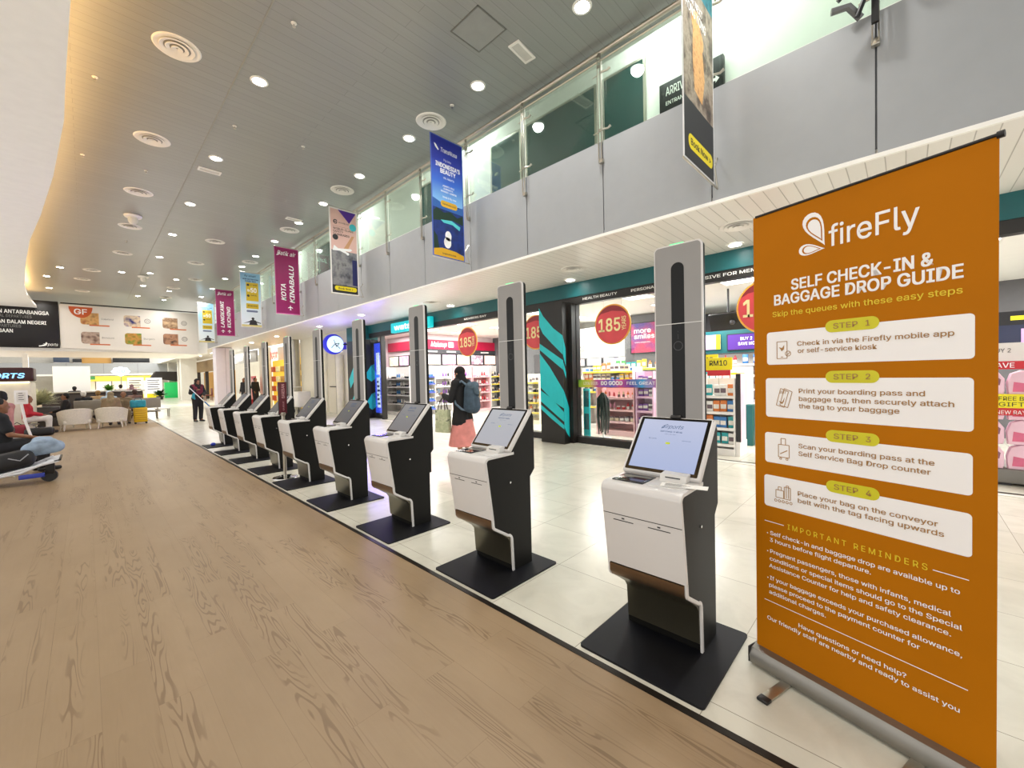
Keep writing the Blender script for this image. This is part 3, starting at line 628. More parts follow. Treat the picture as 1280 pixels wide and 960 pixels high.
def d_blue(fr, W, H, p):
    b = B(pict('print_blue_sky', ['#7fb6e6', '#2f62c8', '#1c2f9e', '#1b2790'], 1.5, 2, ('Z', .95, 2.1))); b.rect(fr, .02, .95, W - .02, H - .02, .0005); b.build('photograph', p)
    b = B(pict('print_lagoon', ['#0f2050', '#14307e', '#0b1c46'], 3)); b.rect(fr, .02, .12, W - .02, .97, .001)
    b.use(ink('forest', '#12301f')); b.poly(fr, [(.02, .78), (.10, .86), (.25, .80), (.40, .84), (.55, .77), (W - .02, .84), (W - .02, .66), (.45, .70), (.25, .66), (.02, .62)], .0015); b.poly(fr, [(.02, .14), (.14, .14), (.10, .36), (.02, .45)], .0015)
    b.use(ink('lagoon_cyan', '#54c4cc')); b.poly(fr, [(.18, .66), (.42, .69), (.62, .62), (.60, .55), (.44, .62), (.24, .62)], .002)
    b.use(ink('ridge', '#2a5ea8')); b.poly(fr, [(.02, 1.02), (.25, .95), (.5, .92), (W - .02, .98), (W - .02, .84), (.02, .86)], .0013)
    b.use(ink('white', '#f0f0f0')); b.disc(fr, .34, .40, .07, .002, 16, .09); b.disc(fr, .32, .28, .08, .002, 16, .10); b.build('picture', p)
    b = B(ink('white', '#f0f0f0')); b.text(fr, 'TransNusa', .22, 1.86, .075, .58, .002, .01, .2); b.poly(fr, [(.08, 1.97), (.12, 1.95), (.18, 1.88), (.16, 1.86), (.10, 1.91)], .002)
    b.text(fr, 'Fly into', .28, 1.71, .04, .44, .002); b.text(fr, "INDONESIA'S", .10, 1.59, .075, .64, .002, .04); b.text(fr, 'BEAUTY', .20, 1.49, .075, .54, .002, .04); b.text(fr, 'via Jakarta', .26, 1.40, .04, .50, .002)
    b.text(fr, 'JAKARTA  BALI', .24, 1.26, .03, .50, .002, .02); b.text(fr, 'SURABAYA', .26, 1.21, .03, .47, .002, .02); b.text(fr, 'MANADO  LOMBOK', .2, 1.16, .03, .55, .002, .02); b.text(fr, 'book & fly now', .24, 1.06, .035, .54, .002, .02); b.build('lettering', p)
    b = B(ink('gold', '#d8a71e')); b.rrect(fr, .19, .90, .56, 1.01, .05, .002); b.build('button', p); b = B(ink('gold', '#d8a71e')); b.poly(fr, [(.02, .13), (.2, .17), (.5, .15), (W - .02, .10), (W - .02, .02), (.02, .02)], .0025); q = b.build('footer_strip', p)
    b = B(INK); b.text(fr, 'transnusa.co.id', .23, .94, .032, .52, .003, .02); b.text(fr, 'transnusa', .2, .06, .03, .5, .003, .02); b.build('button_text', q)
def d_pink(fr, W, H, p):
    b = B(ink('blush', '#dcb3a8')); b.rect(fr, .03, 1.0, W - .03, H - .03, .0005); b.use(pict('print_runway', ['#2a2a30', '#6a6a70', '#8d8c8c', '#3a3a42'], 3.5)); b.rect(fr, .03, .03, W - .03, 1.08, .001); b.use(ink('navy', '#20245a')); b.rect(fr, .55, .25, W - .03, .9, .0015); b.use(ink('charcoal', '#26272a')); b.rect(fr, .03, .03, W - .03, .22, .0015); b.build('photograph', p)
    b = B(ink('violet', '#4c1f8a')); b.poly(fr, [(.22, H - .03), (W - .03, H - .03), (W - .06, H - .08), (.5, H - .32)], .002); b.use(ink('aqua', '#3cb6c0')); b.disc(fr, W - .12, H - .40, .09, .002); b.use(ink('tan', '#c8946a')); b.poly(fr, [(.3, 1.08), (.42, 1.08), (.62, 1.5), (.56, 1.5)], .0012); b.use(INK); b.disc(fr, .14, H - .72, .07, .002); b.build('shapes', p)
    b = B(ink('white', '#f0f0f0')); b.poly(fr, [(.06, 1.06), (.16, 1.07), (.5, 1.10), (.56, 1.14), (.52, 1.17), (.2, 1.13), (.1, 1.2)], .002); b.disc(fr, .44, 1.03, .035, .002); b.poly(fr, [(.2, 1.09), (.42, 1.02), (.48, 1.04), (.34, 1.11)], .0022); b.build('aeroplane', p)
    b = B(INK); b.ring(fr, .15, H - .34, .055, .022, .002, 24, 30, 330); b.rect(fr, .11, H - .35, .2, H - .33, .002); b.text(fr, 'ecoskyair', .23, H - .36, .04, .5, .002); b.rect(fr, .08, H - .45, .56, H - .446, .002)
    for s_, v, u1 in (('WORLD-CLASS', H - .53, .6), ('SAFETY', H - .60, .34), ('STANDARDS', H - .67, .5)): b.text(fr, s_, .09, v, .05, u1, .002, .02)
    b.build('lettering', p)
    b = B(ink('yellow', '#e8d415')); b.rrect(fr, .09, .09, W - .06, .20, .05, .002); q = b.build('button', p); b = B(INK); b.text(fr, 'Book Now >', .18, .12, .05, W - .16, .003, .02); b.build('button_text', q)
def d_bat(words):
    def f(fr, W, H, p):
        b = B(mat('print_magenta', '#8e0f58', .45, var=.06, vs_=3)); b.rect(fr, .015, .03, W - .015, H - .015, .0008); b.build('field', p)
        b = B(ink('white', '#f0f0f0')); b.text(fr, 'Batik air', .08, H - .24, .13, W - .08, .002, .01, .3); b.line(fr, [(.06, H - .26), (.12, H - .24), (.15, H - .15)], .02, .002); b.build('brand', p)
        b = B(ink('white', '#f0f0f0')); f2 = FR(fr(0, 0), fr.u, -fr.r, fr.n)
        n_ = len(words)
        for i, (s_, u0, u1) in enumerate(words):
            x = .30 if (i == 0 and n_ == 2) else .55
            b.text(f2, s_, u0, -x, .135, u1, .002, .035, .18)
        b.build('lettering', p)
        b = B(ink('white', '#f0f0f0'))
        for x in ((.42,) if words[0][0] == 'KOTA' else (.24, .49)):
            y = .22; b.poly(fr, [(x, y + .09), (x + .012, y + .03), (x + .07, y), (x + .07, y - .02), (x + .012, y), (x + .01, y - .05), (x + .03, y - .075), (x - .03, y - .075), (x - .01, y - .05), (x - .012, y), (x - .07, y - .02), (x - .07, y), (x - .012, y + .03)], .002)
        b.build('plane_symbol', p)
    return f
def d_lb(fr, W, H, p):
    b = B(pict('print_pale_sky', ['#dfe6e8', '#d9e6ee', '#9cc6e0', '#8ab8d8'], 1.2, 2, ('Z', 0, 2.12))); b.rect(fr, .015, .015, W - .015, H - .015, .0006); b.build('field', p)
    b = B(ink('mustard', '#c9ac1c')); b.rect(fr, .20, 1.02, .62, 1.74, .0015); b.rect(fr, .19, .72, .61, .92, .0015); q = b.build('block', p)
    b = B(INK); b.disc(fr, .27, 1.64, .045, .003); b.disc(fr, .27, 1.22, .045, .003); b.text(fr, 'FLY MORE', .34, 1.62, .05, .58, .003, .02); b.text(fr, 'SAVE', .35, 1.22, .05, .56, .003, .02); b.text(fr, 'BOOK NOW', .24, .80, .06, .57, .003, .02); b.use(ink('white', '#f0f0f0')); b.text(fr, 'RM', .24, 1.38, .09, .33, .003, .03); b.text(fr, '50', .35, 1.36, .17, .56, .003, .04); b.build('block_lettering', q)
    b = B(ink('deep_blue', '#23416e')); b.text(fr, 'fly smart', .16, H - .16, .07, W - .16, .002, .02, .2); b.text(fr, 'MORE DESTINATIONS', .1, H - .28, .045, W - .08, .002, .05); b.text(fr, 'EVERY DAY', .18, H - .36, .045, W - .16, .002, .05); b.build('heading', p)
    b = B(ink('slate', '#6c7690')); b.rrect(fr, .19, .58, .58, .66, .038, .002); b.build('pill', p)
    b = B(INK); b.disc(fr, .40, .33, .05, .003); b.poly(fr, [(.26, .08), (.56, .08), (.50, .26), (.40, .29), (.31, .26)], .0025); b.poly(fr, [(.06, .13), (.28, .18), (.36, .24), (.34, .26), (.2, .19)], .0025); b.poly(fr, [(.48, .24), (.66, .18), (W - .03, .17), (.66, .15), (.46, .20)], .0025); b.use(ink('sand', '#cfc27a')); b.rect(fr, .015, .015, W - .015, .09, .002); b.build('picture', p)
banner(1.56, 'hanging banner with a street food photograph, closest to the orange roll-up banner', d_hk, 3.58, 5.68, 4.10, 4.98, '#e8e8e8')
banner(5.92, 'deep blue hanging banner with white lettering and an island lagoon picture', d_blue, edge='#4a62b8')
banner(10.17, 'blush pink hanging banner with a purple corner and an aeroplane on a runway', d_pink)
banner(14.37, 'magenta hanging banner lettered KOTA KINABALU', d_bat([('KOTA', .44, .97), ('KINABALU', .38, 1.58)]), edge='#c55a9a')
banner(18.57, 'pale blue hanging banner with mustard blocks, beside the KOTA KINABALU banner', d_lb)
banner(22.83, 'magenta hanging banner lettered LANGKAWI and KUCHING', d_bat([('LANGKAWI', .38, 1.60), ('KUCHING', .38, 1.36)]), edge='#c55a9a')
banner(27.2, 'pale blue hanging banner with mustard blocks, farthest along the balustrade by the white food board', d_lb)
# ================================================================ CEILING FITTINGS
EMIT = mat('downlight_emitter', '#ffffff', emit='#fffdf6', es=26, var=0)
RIMW = mat('white_fitting', '#ece9e2', .45, var=.02); VENTGREY = mat('diffuser_shade_grey', '#a5a39c', .6)
t = thing('downlight', 'x', 'ceiling light')
b = B(RIMW); b.lathe([(.088, -.001), (.092, -.007), (.118, -.005), (.122, .003)], 28, caps=False); b.build('rim', t)
b = B(EMIT); b.lathe([(.001, -.006), (.09, -.0045), (.09, -.001), (.001, -.001)], 20); b.build('lens', t)
lamp('SPOT', 'downlight_lamp', (0, 0, -.02), DOWN_W, (1, .975, .93), .09, parent=t)
DL = [('in the row over the kiosks', [(1.96, 7.02), (1.97, 10.05), (1.98, 13.06), (1.98, 16.1), (1.98, 19.3), (1.98, 22.4), (1.98, 25.46), (2.0, 28.6)]),
      ('in the row beside the balustrade', [(4.38, 2.87), (4.38, 4.8), (4.38, 6.76), (4.38, 8.78), (4.38, 10.8), (4.4, 12.6), (4.4, 14.78), (4.42, 17.0), (4.42, 18.9), (4.4, 21.6), (4.4, 24.3), (4.4, 27.0)]),
      ('in the row along the curved white bulkhead', [(-.54, 23.34), (-.98, 25.56), (-1.03, 28.6), (1.15, 22.85)]),
      ('in the row between the kiosks and the balustrade', [(2.9, 23.06), (3.0, 26.2), (3.1, 29.2)]),
      ('above and behind where the picture was taken', [(1.96, 3.98), (1.96, .95), (4.38, .9), (1.9, -2.2), (-3, -2), (-3, 2)])]
dlm, first = t, True
for row, pts in DL[:-1]:
    for i, (x, y) in enumerate(pts):
        o = dlm if first else dup(dlm); first = False
        o.location = (x, y, 6.0 - .004); o['label'] = 'round ceiling downlight, %s from the camera %s' % (ORD[i], row); o['group'] = 'ceiling downlights'
for i, (x, y) in enumerate(DL[-1][1][:3]):
    o = dup(dlm, (x, y, 5.996), label='round ceiling downlight, %s of those overhead before the first in view' % ORD[i])
t = thing('air_diffuser', 'x', 'air vent')
b = B(RIMW); b.lathe([(.17, .004), (.25, -.008), (.265, .004)], 36, caps=False); b.build('rim', t)
b = B(VENTGREY); b.lathe([(.001, .002), (.235, .002), (.235, .006), (.001, .006)], 36); b.build('throat', t)
for k, r_ in enumerate((.19, .125, .06)):
    b = B(RIMW); b.lathe([(max(r_ - .045, .001), -.004 - .004 * k), (r_, -.018 - .004 * k), (r_ + .004, -.014 - .004 * k), (max(r_ - .04, .001), .001)], 32, caps=False); b.build('cone', t)
AD = [('over the wooden floor', [(1.0, 7.07), (1.0, 10.05), (1.01, 13.04), (1.03, 16.05), (1.03, 19.5), (.31, 23.2), (.04, 25.4), (.03, 28.6)]), ('beside the balustrade', [(4.38, 6.05), (4.41, 9.73), (4.41, 13.4), (4.48, 18.0)]), ('between the kiosks and the balustrade', [(3.04, 16.06), (3.05, 19.45), (3.5, 22.6), (3.05, 25.2), (3.08, 28.3)])]
first = True; adm = t
for row, pts in AD:
    for i, (x, y) in enumerate(pts):
        o = adm if first else dup(adm); first = False
        o.location = (x, y, 5.996); o['label'] = 'round ceiling air diffuser, %s from the camera, %s' % (ORD[i], row); o['group'] = 'round air diffusers'
for i, (x, y) in enumerate([(6.30, 4.42), (6.3, 8.9), (6.12, 1.62)]):
    dup(adm, (x, y, 3.416), label='round soffit air diffuser, ' + ['between the shop pillar and the balcony edge', 'above the 185 disc by the red make-up band', 'behind the pylon of the kiosk beside the orange banner'][i], group='soffit air diffusers', scale=(.9, .9, .8))
for o in [x for x in COL.objects if x.get('group') == 'soffit air diffusers']:
    for q in o.children:
        if q.name.startswith('throat'): q.material_slots[0].link = 'OBJECT'; q.material_slots[0].material = mat('soffit_diffuser_white', '#d9d6cf', .5)
# small soffit lights before the shop
for i, (x, y) in enumerate([(7.0, 5.0), (7.0, 1.9), (7.0, 9.0), (5.9, 12.0), (6.0, 15.5), (5.9, 20), (5.9, 24), (6.0, 30), (6.0, 34), (6.0, 38)]):
    o = dup(dlm, (x, y, 3.415), label='small round soffit light, ' + ['above the turquoise striped pillar', 'above the shop entrance', 'above the red make-up band', 'fourth along the soffit from the entrance', 'fifth along the soffit from the entrance', 'sixth along the soffit', 'seventh along the soffit', 'eighth along the soffit', 'ninth along the soffit', 'last along the soffit by the pale columns'][i], group='soffit lights')
    for q in o.children:
        if q.type == 'LIGHT': q.data = q.data.copy(); q.data.energy = 26
t = thing('access_panel', 'square access hatch flush in the grey timber ceiling near the balustrade', 'access hatch', (3.70, 4.02, 5.992))
b = B(mat('hatch_timber', '#929490', .5)); b.box(-.232, .232, -.252, .252, 0, .006); b.build('door', t)
b = B(mat('hatch_frame', '#73746f', .5)); [b.box(*q) for q in ((-.25, .25, -.27, -.255, -.003, .006), (-.25, .25, .255, .27, -.003, .006), (-.25, -.235, -.27, .27, -.003, .006), (.235, .25, -.27, .27, -.003, .006))]; b.build('frame', t)
def slotlight(x, y, rz, lab):
    t = thing('linear_vent', lab, 'ceiling vent', (x, y, 5.99), rz)
    b = B(RIMW); [b.box(*q) for q in ((-.2, .2, -.09, -.06, -.01, .008), (-.2, .2, .06, .09, -.01, .008), (-.2, -.17, -.06, .06, -.01, .008), (.17, .2, -.06, .06, -.01, .008))]; b.build('frame', t)
    b = B(mat('slot_pale', '#c9c6be', .5)); b.box(-.17, .17, -.06, .06, -.002, .006); b.build('grille', t)
slotlight(4.37, 3.86, .1, 'white rectangular vent in the ceiling beside the square access hatch')
slotlight(1.98, 10.72, .0, 'white rectangular vent in the ceiling beyond the second downlight over the kiosks')
slotlight(4.2, 12.4, .0, 'white rectangular vent in the ceiling above the magenta KOTA KINABALU banner')
for i, (x, y) in enumerate([(1.97, 5.57), (.24, 8.56), (1.97, 8.54), (1.03, 11.61), (.1, 11.62), (1.04, 17.76), (4.37, 5.44), (3.06, 8.4)]):
    t = thing('sprinkler', 'small brass ceiling sprinkler, ' + ['over the fourth kiosk, before the first downlight', 'nearest the curved bulkhead', 'between the first two downlights over the kiosks', 'between the second and third diffusers over the wooden floor', 'by the bulkhead beside the third diffuser', 'beyond the fourth diffuser over the wooden floor', 'beside the balustrade by the blue banner', 'in the open ceiling beside the blush pink banner'][i], 'sprinkler', (x, y, 5.995), 0, 'ceiling sprinklers')
    b = B(RIMW); b.lathe([(.035, 0), (.03, -.01), (.012, -.014)], 14); b.build('rosette', t); b = B(STEEL); b.tube([(0, 0, -.01), (0, 0, -.045)], .007, 6); b.lathe([(.001, -.05), (.02, -.048), (.02, -.044), (.001, -.042)], 12); b.build('head', t)
for x, y, lab in ((1.02, 14.94, 'white dome security camera on the ceiling beyond the third diffuser'), (1.82, 23.16, 'small security camera on the ceiling far along the hall')):
    t = thing('dome_camera', lab, 'camera', (x, y, 5.995)); b = B(RIMW); b.lathe([(.001, 0), (.18, 0), (.19, -.02), (.17, -.06), (.10, -.07)], 24); b.build('mount', t); b = B(mat('dome_cream', '#dcd8cc', .2)); b.lathe([(.10, -.07), (.11, -.13), (.09, -.2), (.05, -.24), (.001, -.25)], 24); b.build('dome', t)
# ================================================================ HEALTH AND BEAUTY SHOP (turquoise front)
b = B(TEAL); b.box(7.28, 7.42, -5, 14.3, 3.12, 3.42); struct('trim_3', b)
b = B(BROWNBLK); b.box(7.30, 7.45, -5, 14.3, 2.96, 3.12); TR4 = struct('trim_4', b)
b = B(BROWNBLK); b.box(7.24, 7.44, 3.15, 5.17, 0, .14); b.box(7.24, 7.44, 5.85, 6.55, 0, .14); struct('trim_5', b)
b = B(mat('pale_threshold', '#d6d2c8', .35)); b.box(7.12, 7.24, -5, 13.45, 0, .006); b.use(DARKTRIM); b.box(7.24, 7.30, -5, 3.15, 0, .008); struct('trim_6', b)
WGLASS = clear_glass('shop_window_glass', (.97, .99, .98, 1), .6)
for i, (a, d) in enumerate(((3.2, 5.15), (5.9, 6.55), (13.45, 14.3))):
    b = B(WGLASS); b.box(7.335, 7.345, a, d, .14, 2.96); struct('window_%d' % (20 + i), b)
for i, y in enumerate((3.15, 5.12, 13.42)):
    b = B(BROWNBLK); b.box(7.28, 7.42, y - .05, y + .05, 0, 2.96); struct('trim_%d' % (7 + i), b)
cl_ = B(mat('shop_ceiling_white', '#f3f1ea', .6, var=.01)); cl_.box(7.42, 14.5, -5, 16, 3.12, 3.2); struct('ceiling_shop', cl_)
DG = mat('dark_grey_shop_wall', '#5d5c5e', .6)
b = B(DG); b.box(12.6, 12.8, -5, 13.4, 0, 3.12); struct('wall_shop_back', b)
b = B(mat('pale_pink_wall', '#f0dfe2', .5, var=.02)); b.box(8.85, 14.5, 13.25, 13.4, 0, 3.12); b.box(9.0, 9.1, 13.4, 16, 0, 3.12); b.box(7.5, 9.1, 16, 16.1, 0, 3.12); struct('wall_shop_side', b)
for y in (-2.5, .5, 3.5, 6.5, 9.5, 12.2):
    for x in (8.6, 10.6):
        lamp('AREA', 'shop_lamp', (x, y, 3.10), SHOP_W, (1, .985, .97), 1.2, .6)
LED = mat('shop_light_panel', '#ffffff', emit='#fffdf8', es=5, var=0)
i = 0
for y in (-.6, 2.2, 4.2, 7, 10, 12):
    for x in (8.3, 9.9):
        i += 1; t = thing('light_panel', 'square shop ceiling light panel, ' + ORD[(i - 1) // 2] + ' from the detergent stack, ' + ('just behind the glass' if x < 9 else 'deeper in the shop'), 'ceiling light', (x, y, 3.115), 0, 'shop ceiling lights')
        b = B(RIMW); b.box(-.32, .32, -.32, .32, -.004, .004); b.build('frame', t); b = B(LED); b.box(-.28, .28, -.28, .28, -.008, -.004); b.build('lens', t)
# ---- striped pillar
t = thing('shop_pillar', 'dark brown pillar with turquoise brush stripes between two shop windows', 'pillar', (6.93, 5.80, 0))
b = B(BROWNBLK); b.box(0, .42, -.63, 0, 0, 3.0); b.box(.20, .42, -.72, -.63, 0, 2.96); p = b.build('shaft', t)
fr = FR((-.002, 0, 0), (0, -1, 0), (0, 0, 1), (-1, 0, 0)); fs = FR((0, -.632, 0), (1, 0, 0), (0, 0, 1), (0, -1, 0))
Zv = lambda zy: 3.0 * (820 - zy) / 475
b = B(CYAN)
for P in ([(45, 355), (60, 385), (95, 430), (127, 458), (127, 522), (90, 482), (58, 445), (45, 415)], [(45, 478), (90, 512), (127, 540), (127, 572), (85, 535), (45, 500)], [(45, 512), (80, 560), (127, 640), (127, 700), (95, 680), (60, 645), (45, 630)], [(45, 640), (85, 668), (127, 712), (127, 745), (90, 715), (45, 678)], [(45, 690), (90, 725), (127, 756), (127, 770), (80, 735), (45, 705)]):
    b.poly(fr, [((x - 45) / 82 * .63, Zv(y)) for x, y in P])
b.build('brush_stripes', p)
b = B(CYAN)
for P in ([(127, 460), (145, 500), (145, 560), (127, 525)], [(127, 545), (145, 580), (145, 600), (127, 572)], [(127, 640), (145, 668), (163, 700), (163, 800), (145, 785), (127, 762)]):
    b.poly(fs, [((x - 127) / 40 * .2, Zv(y)) for x, y in P])
b.build('brush_stripes', p)
t = thing('shop_end_pillar', 'dark pillar with turquoise stripes ending the shop front beside the cream wall', 'pillar', (7.05, 14.3, 0))
b = B(BROWNBLK); b.box(0, .6, 0, 1.3, 0, 3.42); p = b.build('shaft', t)
fr = FR((0, 0, 0), (1, 0, 0), (0, 0, 1), (0, -1, 0)); ff = FR((-.002, 1.3, 0), (0, -1, 0), (0, 0, 1), (-1, 0, 0)); b = B(CYAN)
for o_ in (0, 1.05): b.poly(ff, [(.1, .4 + o_), (.7, 1.1 + o_), (1.28, 1.45 + o_), (1.28, .9 + o_), (.8, .6 + o_), (.2, .05 + o_)]); b.poly(fr, [(.02, .5 + o_), (.3, .9 + o_), (.58, 1.0 + o_), (.58, .5 + o_), (.3, .3 + o_)], .002)
b.use(TEAL); b.rect(ff, 0, 2.9, 1.3, 3.42); b.rect(fr, 0, 2.9, .6, 3.42, .002); b.build('brush_stripes', p)
lamp('AREA', 'pillar_light', (7.12, 13.9, 1.7), 150, (.30, .20, 1), .5, 2.0, (0, PI / 2, 0))
lamp('AREA', 'shop_lamp', (8.1, 14.6, 3.10), 40, (1, .97, .96), 1.0, 1.0)  # added fill to lift the dim corner stand, no fixture above it
# blue-lit advertising column just inside the end door
t = thing('light_column', 'tall blue and white lit advertising panel inside the end of the shop front', 'sign', (7.42, 14.22, 0), -PI / 2)
b = B(BLACK); b.box(.02, .72, 0, .1, .0, 2.8, .01); p = b.build('cabinet', t); fr = FR((0, -.002, 0), (1, 0, 0), (0, 0, 1), (0, -1, 0))
b = B(mat('blue_lit_panel', '#2a50d8', emit='#3048e0', es=1.6, var=0)); b.rect(fr, .05, .2, .69, 2.75); b.build('glow', p)
b = B(mat('pale_lit_print', '#dceaf6', emit='#dceaf6', es=1.2, var=0)); b.rect(fr, .18, 1.6, .42, 2.4, .002); b.rect(fr, .18, .4, .42, 1.5, .002); b.use(mat('blue_ink', '#1a2a80', .4)); [b.rect(fr, .2, .5 + k * .16, .4 - .04 * (k % 3), .58 + k * .16, .004) for k in range(6)]; b.build('print', p)
# ---- shop name sign
t = thing('shop_name_sign', 'turquoise lit box sign with rounded white lettering on the teal fascia', 'sign', (7.26, 12.45, 2.97))
b = B(mat('turquoise_lit_box', '#12c0c8', emit='#10b4bc', es=.7, var=0)); fr = FR((-.12, 0, 0), (0, -1, 0), (0, 0, 1), (-1, 0, 0))
b.prism([(-2.25 + .02, 0), (-.02, 0), (0, .03), (0, .28), (-.02, .32), (-2.23, .32), (-2.25, .28), (-2.25, .03)], -.12, .02, 'X', bev=.01); p = b.build('box', t)
b = B(mat('white_lit_letters', '#ffffff', emit='#f2fbfb', es=1.1, var=0)); b.text(fr, 'watsons', .22, .075, .17, 2.0, .003, .03); b.build('lettering', p)
fr = FR((7.299, 9.3, 2.98), (0, -1, 0), (0, 0, 1), (-1, 0, 0))
for u0, s_, u1 in ((.5, 'MEMBERS DAY', 1.4), (4.4, 'HEALTH BEAUTY', 5.2), (5.5, 'PERSONAL CARE', 6.3), (6.5, 'EXCLUSIVE FOR MEMBERS', 7.9)): b = B(PAPER); b.text(fr, s_, u0, .045, .05, u1, .001, .02); b.build('lettering', TR4)
# ---- 185 discs
def disc185(y, z, lab, r=.40):
    t = thing('promotion_disc', lab, 'sign', (7.316, y, z), 0, '185 years discs')
    Rx = Matrix.Rotation(PI / 2, 4, 'Y')
    b = B(mat('disc_yellow_rim', '#e9a93a', .4, var=0)); b.lathe([(.001, -.012), (r, -.012), (r + .004, 0), (r, .012), (.001, .012)], 48, M=Rx); p = b.build('rim', t)
    fr = FR((-.013, 0, 0), (0, -1, 0), (0, 0, 1), (-1, 0, 0))
    b = B(mat('disc_red', '#d8434a', .35, var=.04)); b.disc(fr, 0, 0, r * .94, .001, 48); b.use(mat('disc_dark_red', '#8e2028', .35)); b.poly(fr, [(r * .94 * math.cos(math.radians(a)), r * .94 * math.sin(math.radians(a))) for a in range(25, 156, 10)] + [(-.25, .23), (0, .27), (.25, .23)], .002); q = b.build('face', p)
    b = B(mat('disc_digits', '#f6e3a6', .4, var=0)); b.text(fr, '185', -.31 * r / .4, -.13 * r / .4, .25 * r / .4, .18 * r / .4, .004, .03); b.text(FR(fr(.30 * r / .4, -.13 * r / .4), (0, 0, 1), (0, 1, 0), (-1, 0, 0)), 'YEARS', 0, 0, .09 * r / .4, .27 * r / .4, .004, .02); b.build('digits', q)
    b = B(STEEL); b.tube([(0, -.2, r * .9), (0, -.2, 2.98 - z)], .003, 6); b.build('hanging_wire', t); b = B(STEEL); b.tube([(0, .2, r * .9), (0, .2, 2.98 - z)], .003, 6); b.build('hanging_wire', t)
disc185(4.22, 2.45, 'round red 185 YEARS disc hanging in the window beside the striped pillar, fully visible')
disc185(8.70, 2.42, 'round red 185 YEARS disc hanging before the crimson make-up band')
disc185(6.22, 2.47, 'round red 185 YEARS disc half hidden behind the striped pillar')
disc185(1.55, 2.46, 'round red 185 YEARS disc partly hidden by the orange roll-up banner', .42)
# ---- strip sticker on the window
b = B(pict('print_rainbow', ['#c23c8e', '#3aa0d8', '#5a3a9a', '#c04a8a', '#4a58b8', '#b84a98', '#d8d040', '#4ab040'], 2.5, 2, ('Y', 3.3, 5.1))); b.box(7.330, 7.334, 3.22, 5.08, 1.19, 1.35); t = tag(b.build('window_strip'), 'rainbow coloured DO GOOD strip stuck across the shop window', 'sticker')
b = B(BANW); fr = FR((7.3295, 5.08, 1.19), (0, -1, 0), (0, 0, 1), (-1, 0, 0)); b.text(fr, 'LOOK GOOD.', .14, .055, .06, .50, .0005, .0); b.text(fr, 'DO GOOD', .56, .05, .075, 1.05, .0005, .05); b.text(fr, 'FEEL GREAT', 1.14, .055, .06, 1.72, .0005, .01); b.build('lettering', t)
# ================================================================ shop fittings and goods
SHW = mat('white_shelf', '#e9e6e2', .4, var=.02); SHP = mat('pink_shelf', '#e3b9bb', .4, var=.02); SHD = mat('charcoal_shelf', '#39383c', .5)
def unit(name, label, cat, loc, rz, w_, d, h, levels, frame=SHW, edge=None, back=None):
    """local: width along x, front faces -y, floor at z 0"""
    t = thing(name, label, cat, loc, rz)
    b = B(frame); b.box(-w_ / 2, w_ / 2, -d / 2, d / 2, 0, .12); b.build('plinth', t)
    b = B(back or frame); b.box(-w_ / 2, w_ / 2, d / 2 - .03, d / 2, .12, h); b.build('back_panel', t)
    for s_ in (-1, 1): b = B(frame); b.box(s_ * (w_ / 2 - .0), s_ * (w_ / 2 - .025), -d / 2, d / 2 - .03, .12, h); b.build('side_panel', t)
    for z in levels:
        b = B(frame); b.box(-w_ / 2 + .025, w_ / 2 - .025, -d / 2, d / 2 - .03, z - .02, z); b.use(edge or frame); b.box(-w_ / 2 + .025, w_ / 2 - .025, -d / 2 - .006, -d / 2, z - .045, z + .003); b.build('shelf', t)
    return t
PAL = {'red': '#c2343c', 'orange': '#dd7f3c', 'white': '#efeeea', 'pink': '#e39bb5', 'blue': '#3f7fc0', 'teal': '#2aa3a8', 'purple': '#7a4a9c', 'yellow': '#e2c63a', 'black': '#26252a', 'cream': '#e6d8b8', 'green': '#4f9a58'}
PM = {}
def product(kind, col):
    if (kind, col) in PM: return PM[kind, col]
    m = mat('pack_' + col, PAL[col], .35, var=.1, vs_=18); m2 = mat('pack_label', '#e8e4dc', .45, var=.1, vs_=25) if col not in ('white', 'cream') else mat('pack_label_dark', '#6a5a62', .45, var=.1, vs_=25)
    b = B(m)
    if kind == 'bottle': b.lathe([(.001, 0), (.034, 0), (.036, .01)], 12, caps=False); b.use(m2); b.lathe([(.036, .01), (.036, .085)], 12, caps=False); b.use(m); b.lathe([(.036, .085), (.036, .125), (.014, .145), (.014, .18), (.001, .18)], 12, caps=False)
    elif kind == 'jar': b.lathe([(.001, 0), (.042, 0), (.045, .01), (.045, .06)], 14, caps=False); b.use(m2); b.lathe([(.045, .06), (.047, .062), (.047, .09), (.001, .092)], 14, caps=False)
    elif kind == 'tube': b.use(m2); b.lathe([(.001, 0), (.02, 0), (.02, .03)], 10, caps=False); b.use(m); b.lathe([(.02, .03), (.03, .05), (.03, .10), (.008, .165), (.001, .165)], 10, caps=False)
    elif kind == 'pack': b.box(-.055, .055, -.02, .02, 0, .2, .012); b.use(m2); b.box(-.045, .045, -.022, -.018, .05, .13)
    else:
        b.box(-.05, .05, -.03, .03, 0, .15, .003); b.use(m2); b.box(-.05, .05, -.0305, -.0302, .05, .11)
    n_ = {'bottle': 'toiletry_bottle', 'jar': 'cosmetic_jar', 'tube': 'cosmetic_tube', 'pack': 'refill_pack', 'box': 'toiletry_box'}[kind]
    PM[kind, col] = (n_, b.mesh(n_)); return PM[kind, col]
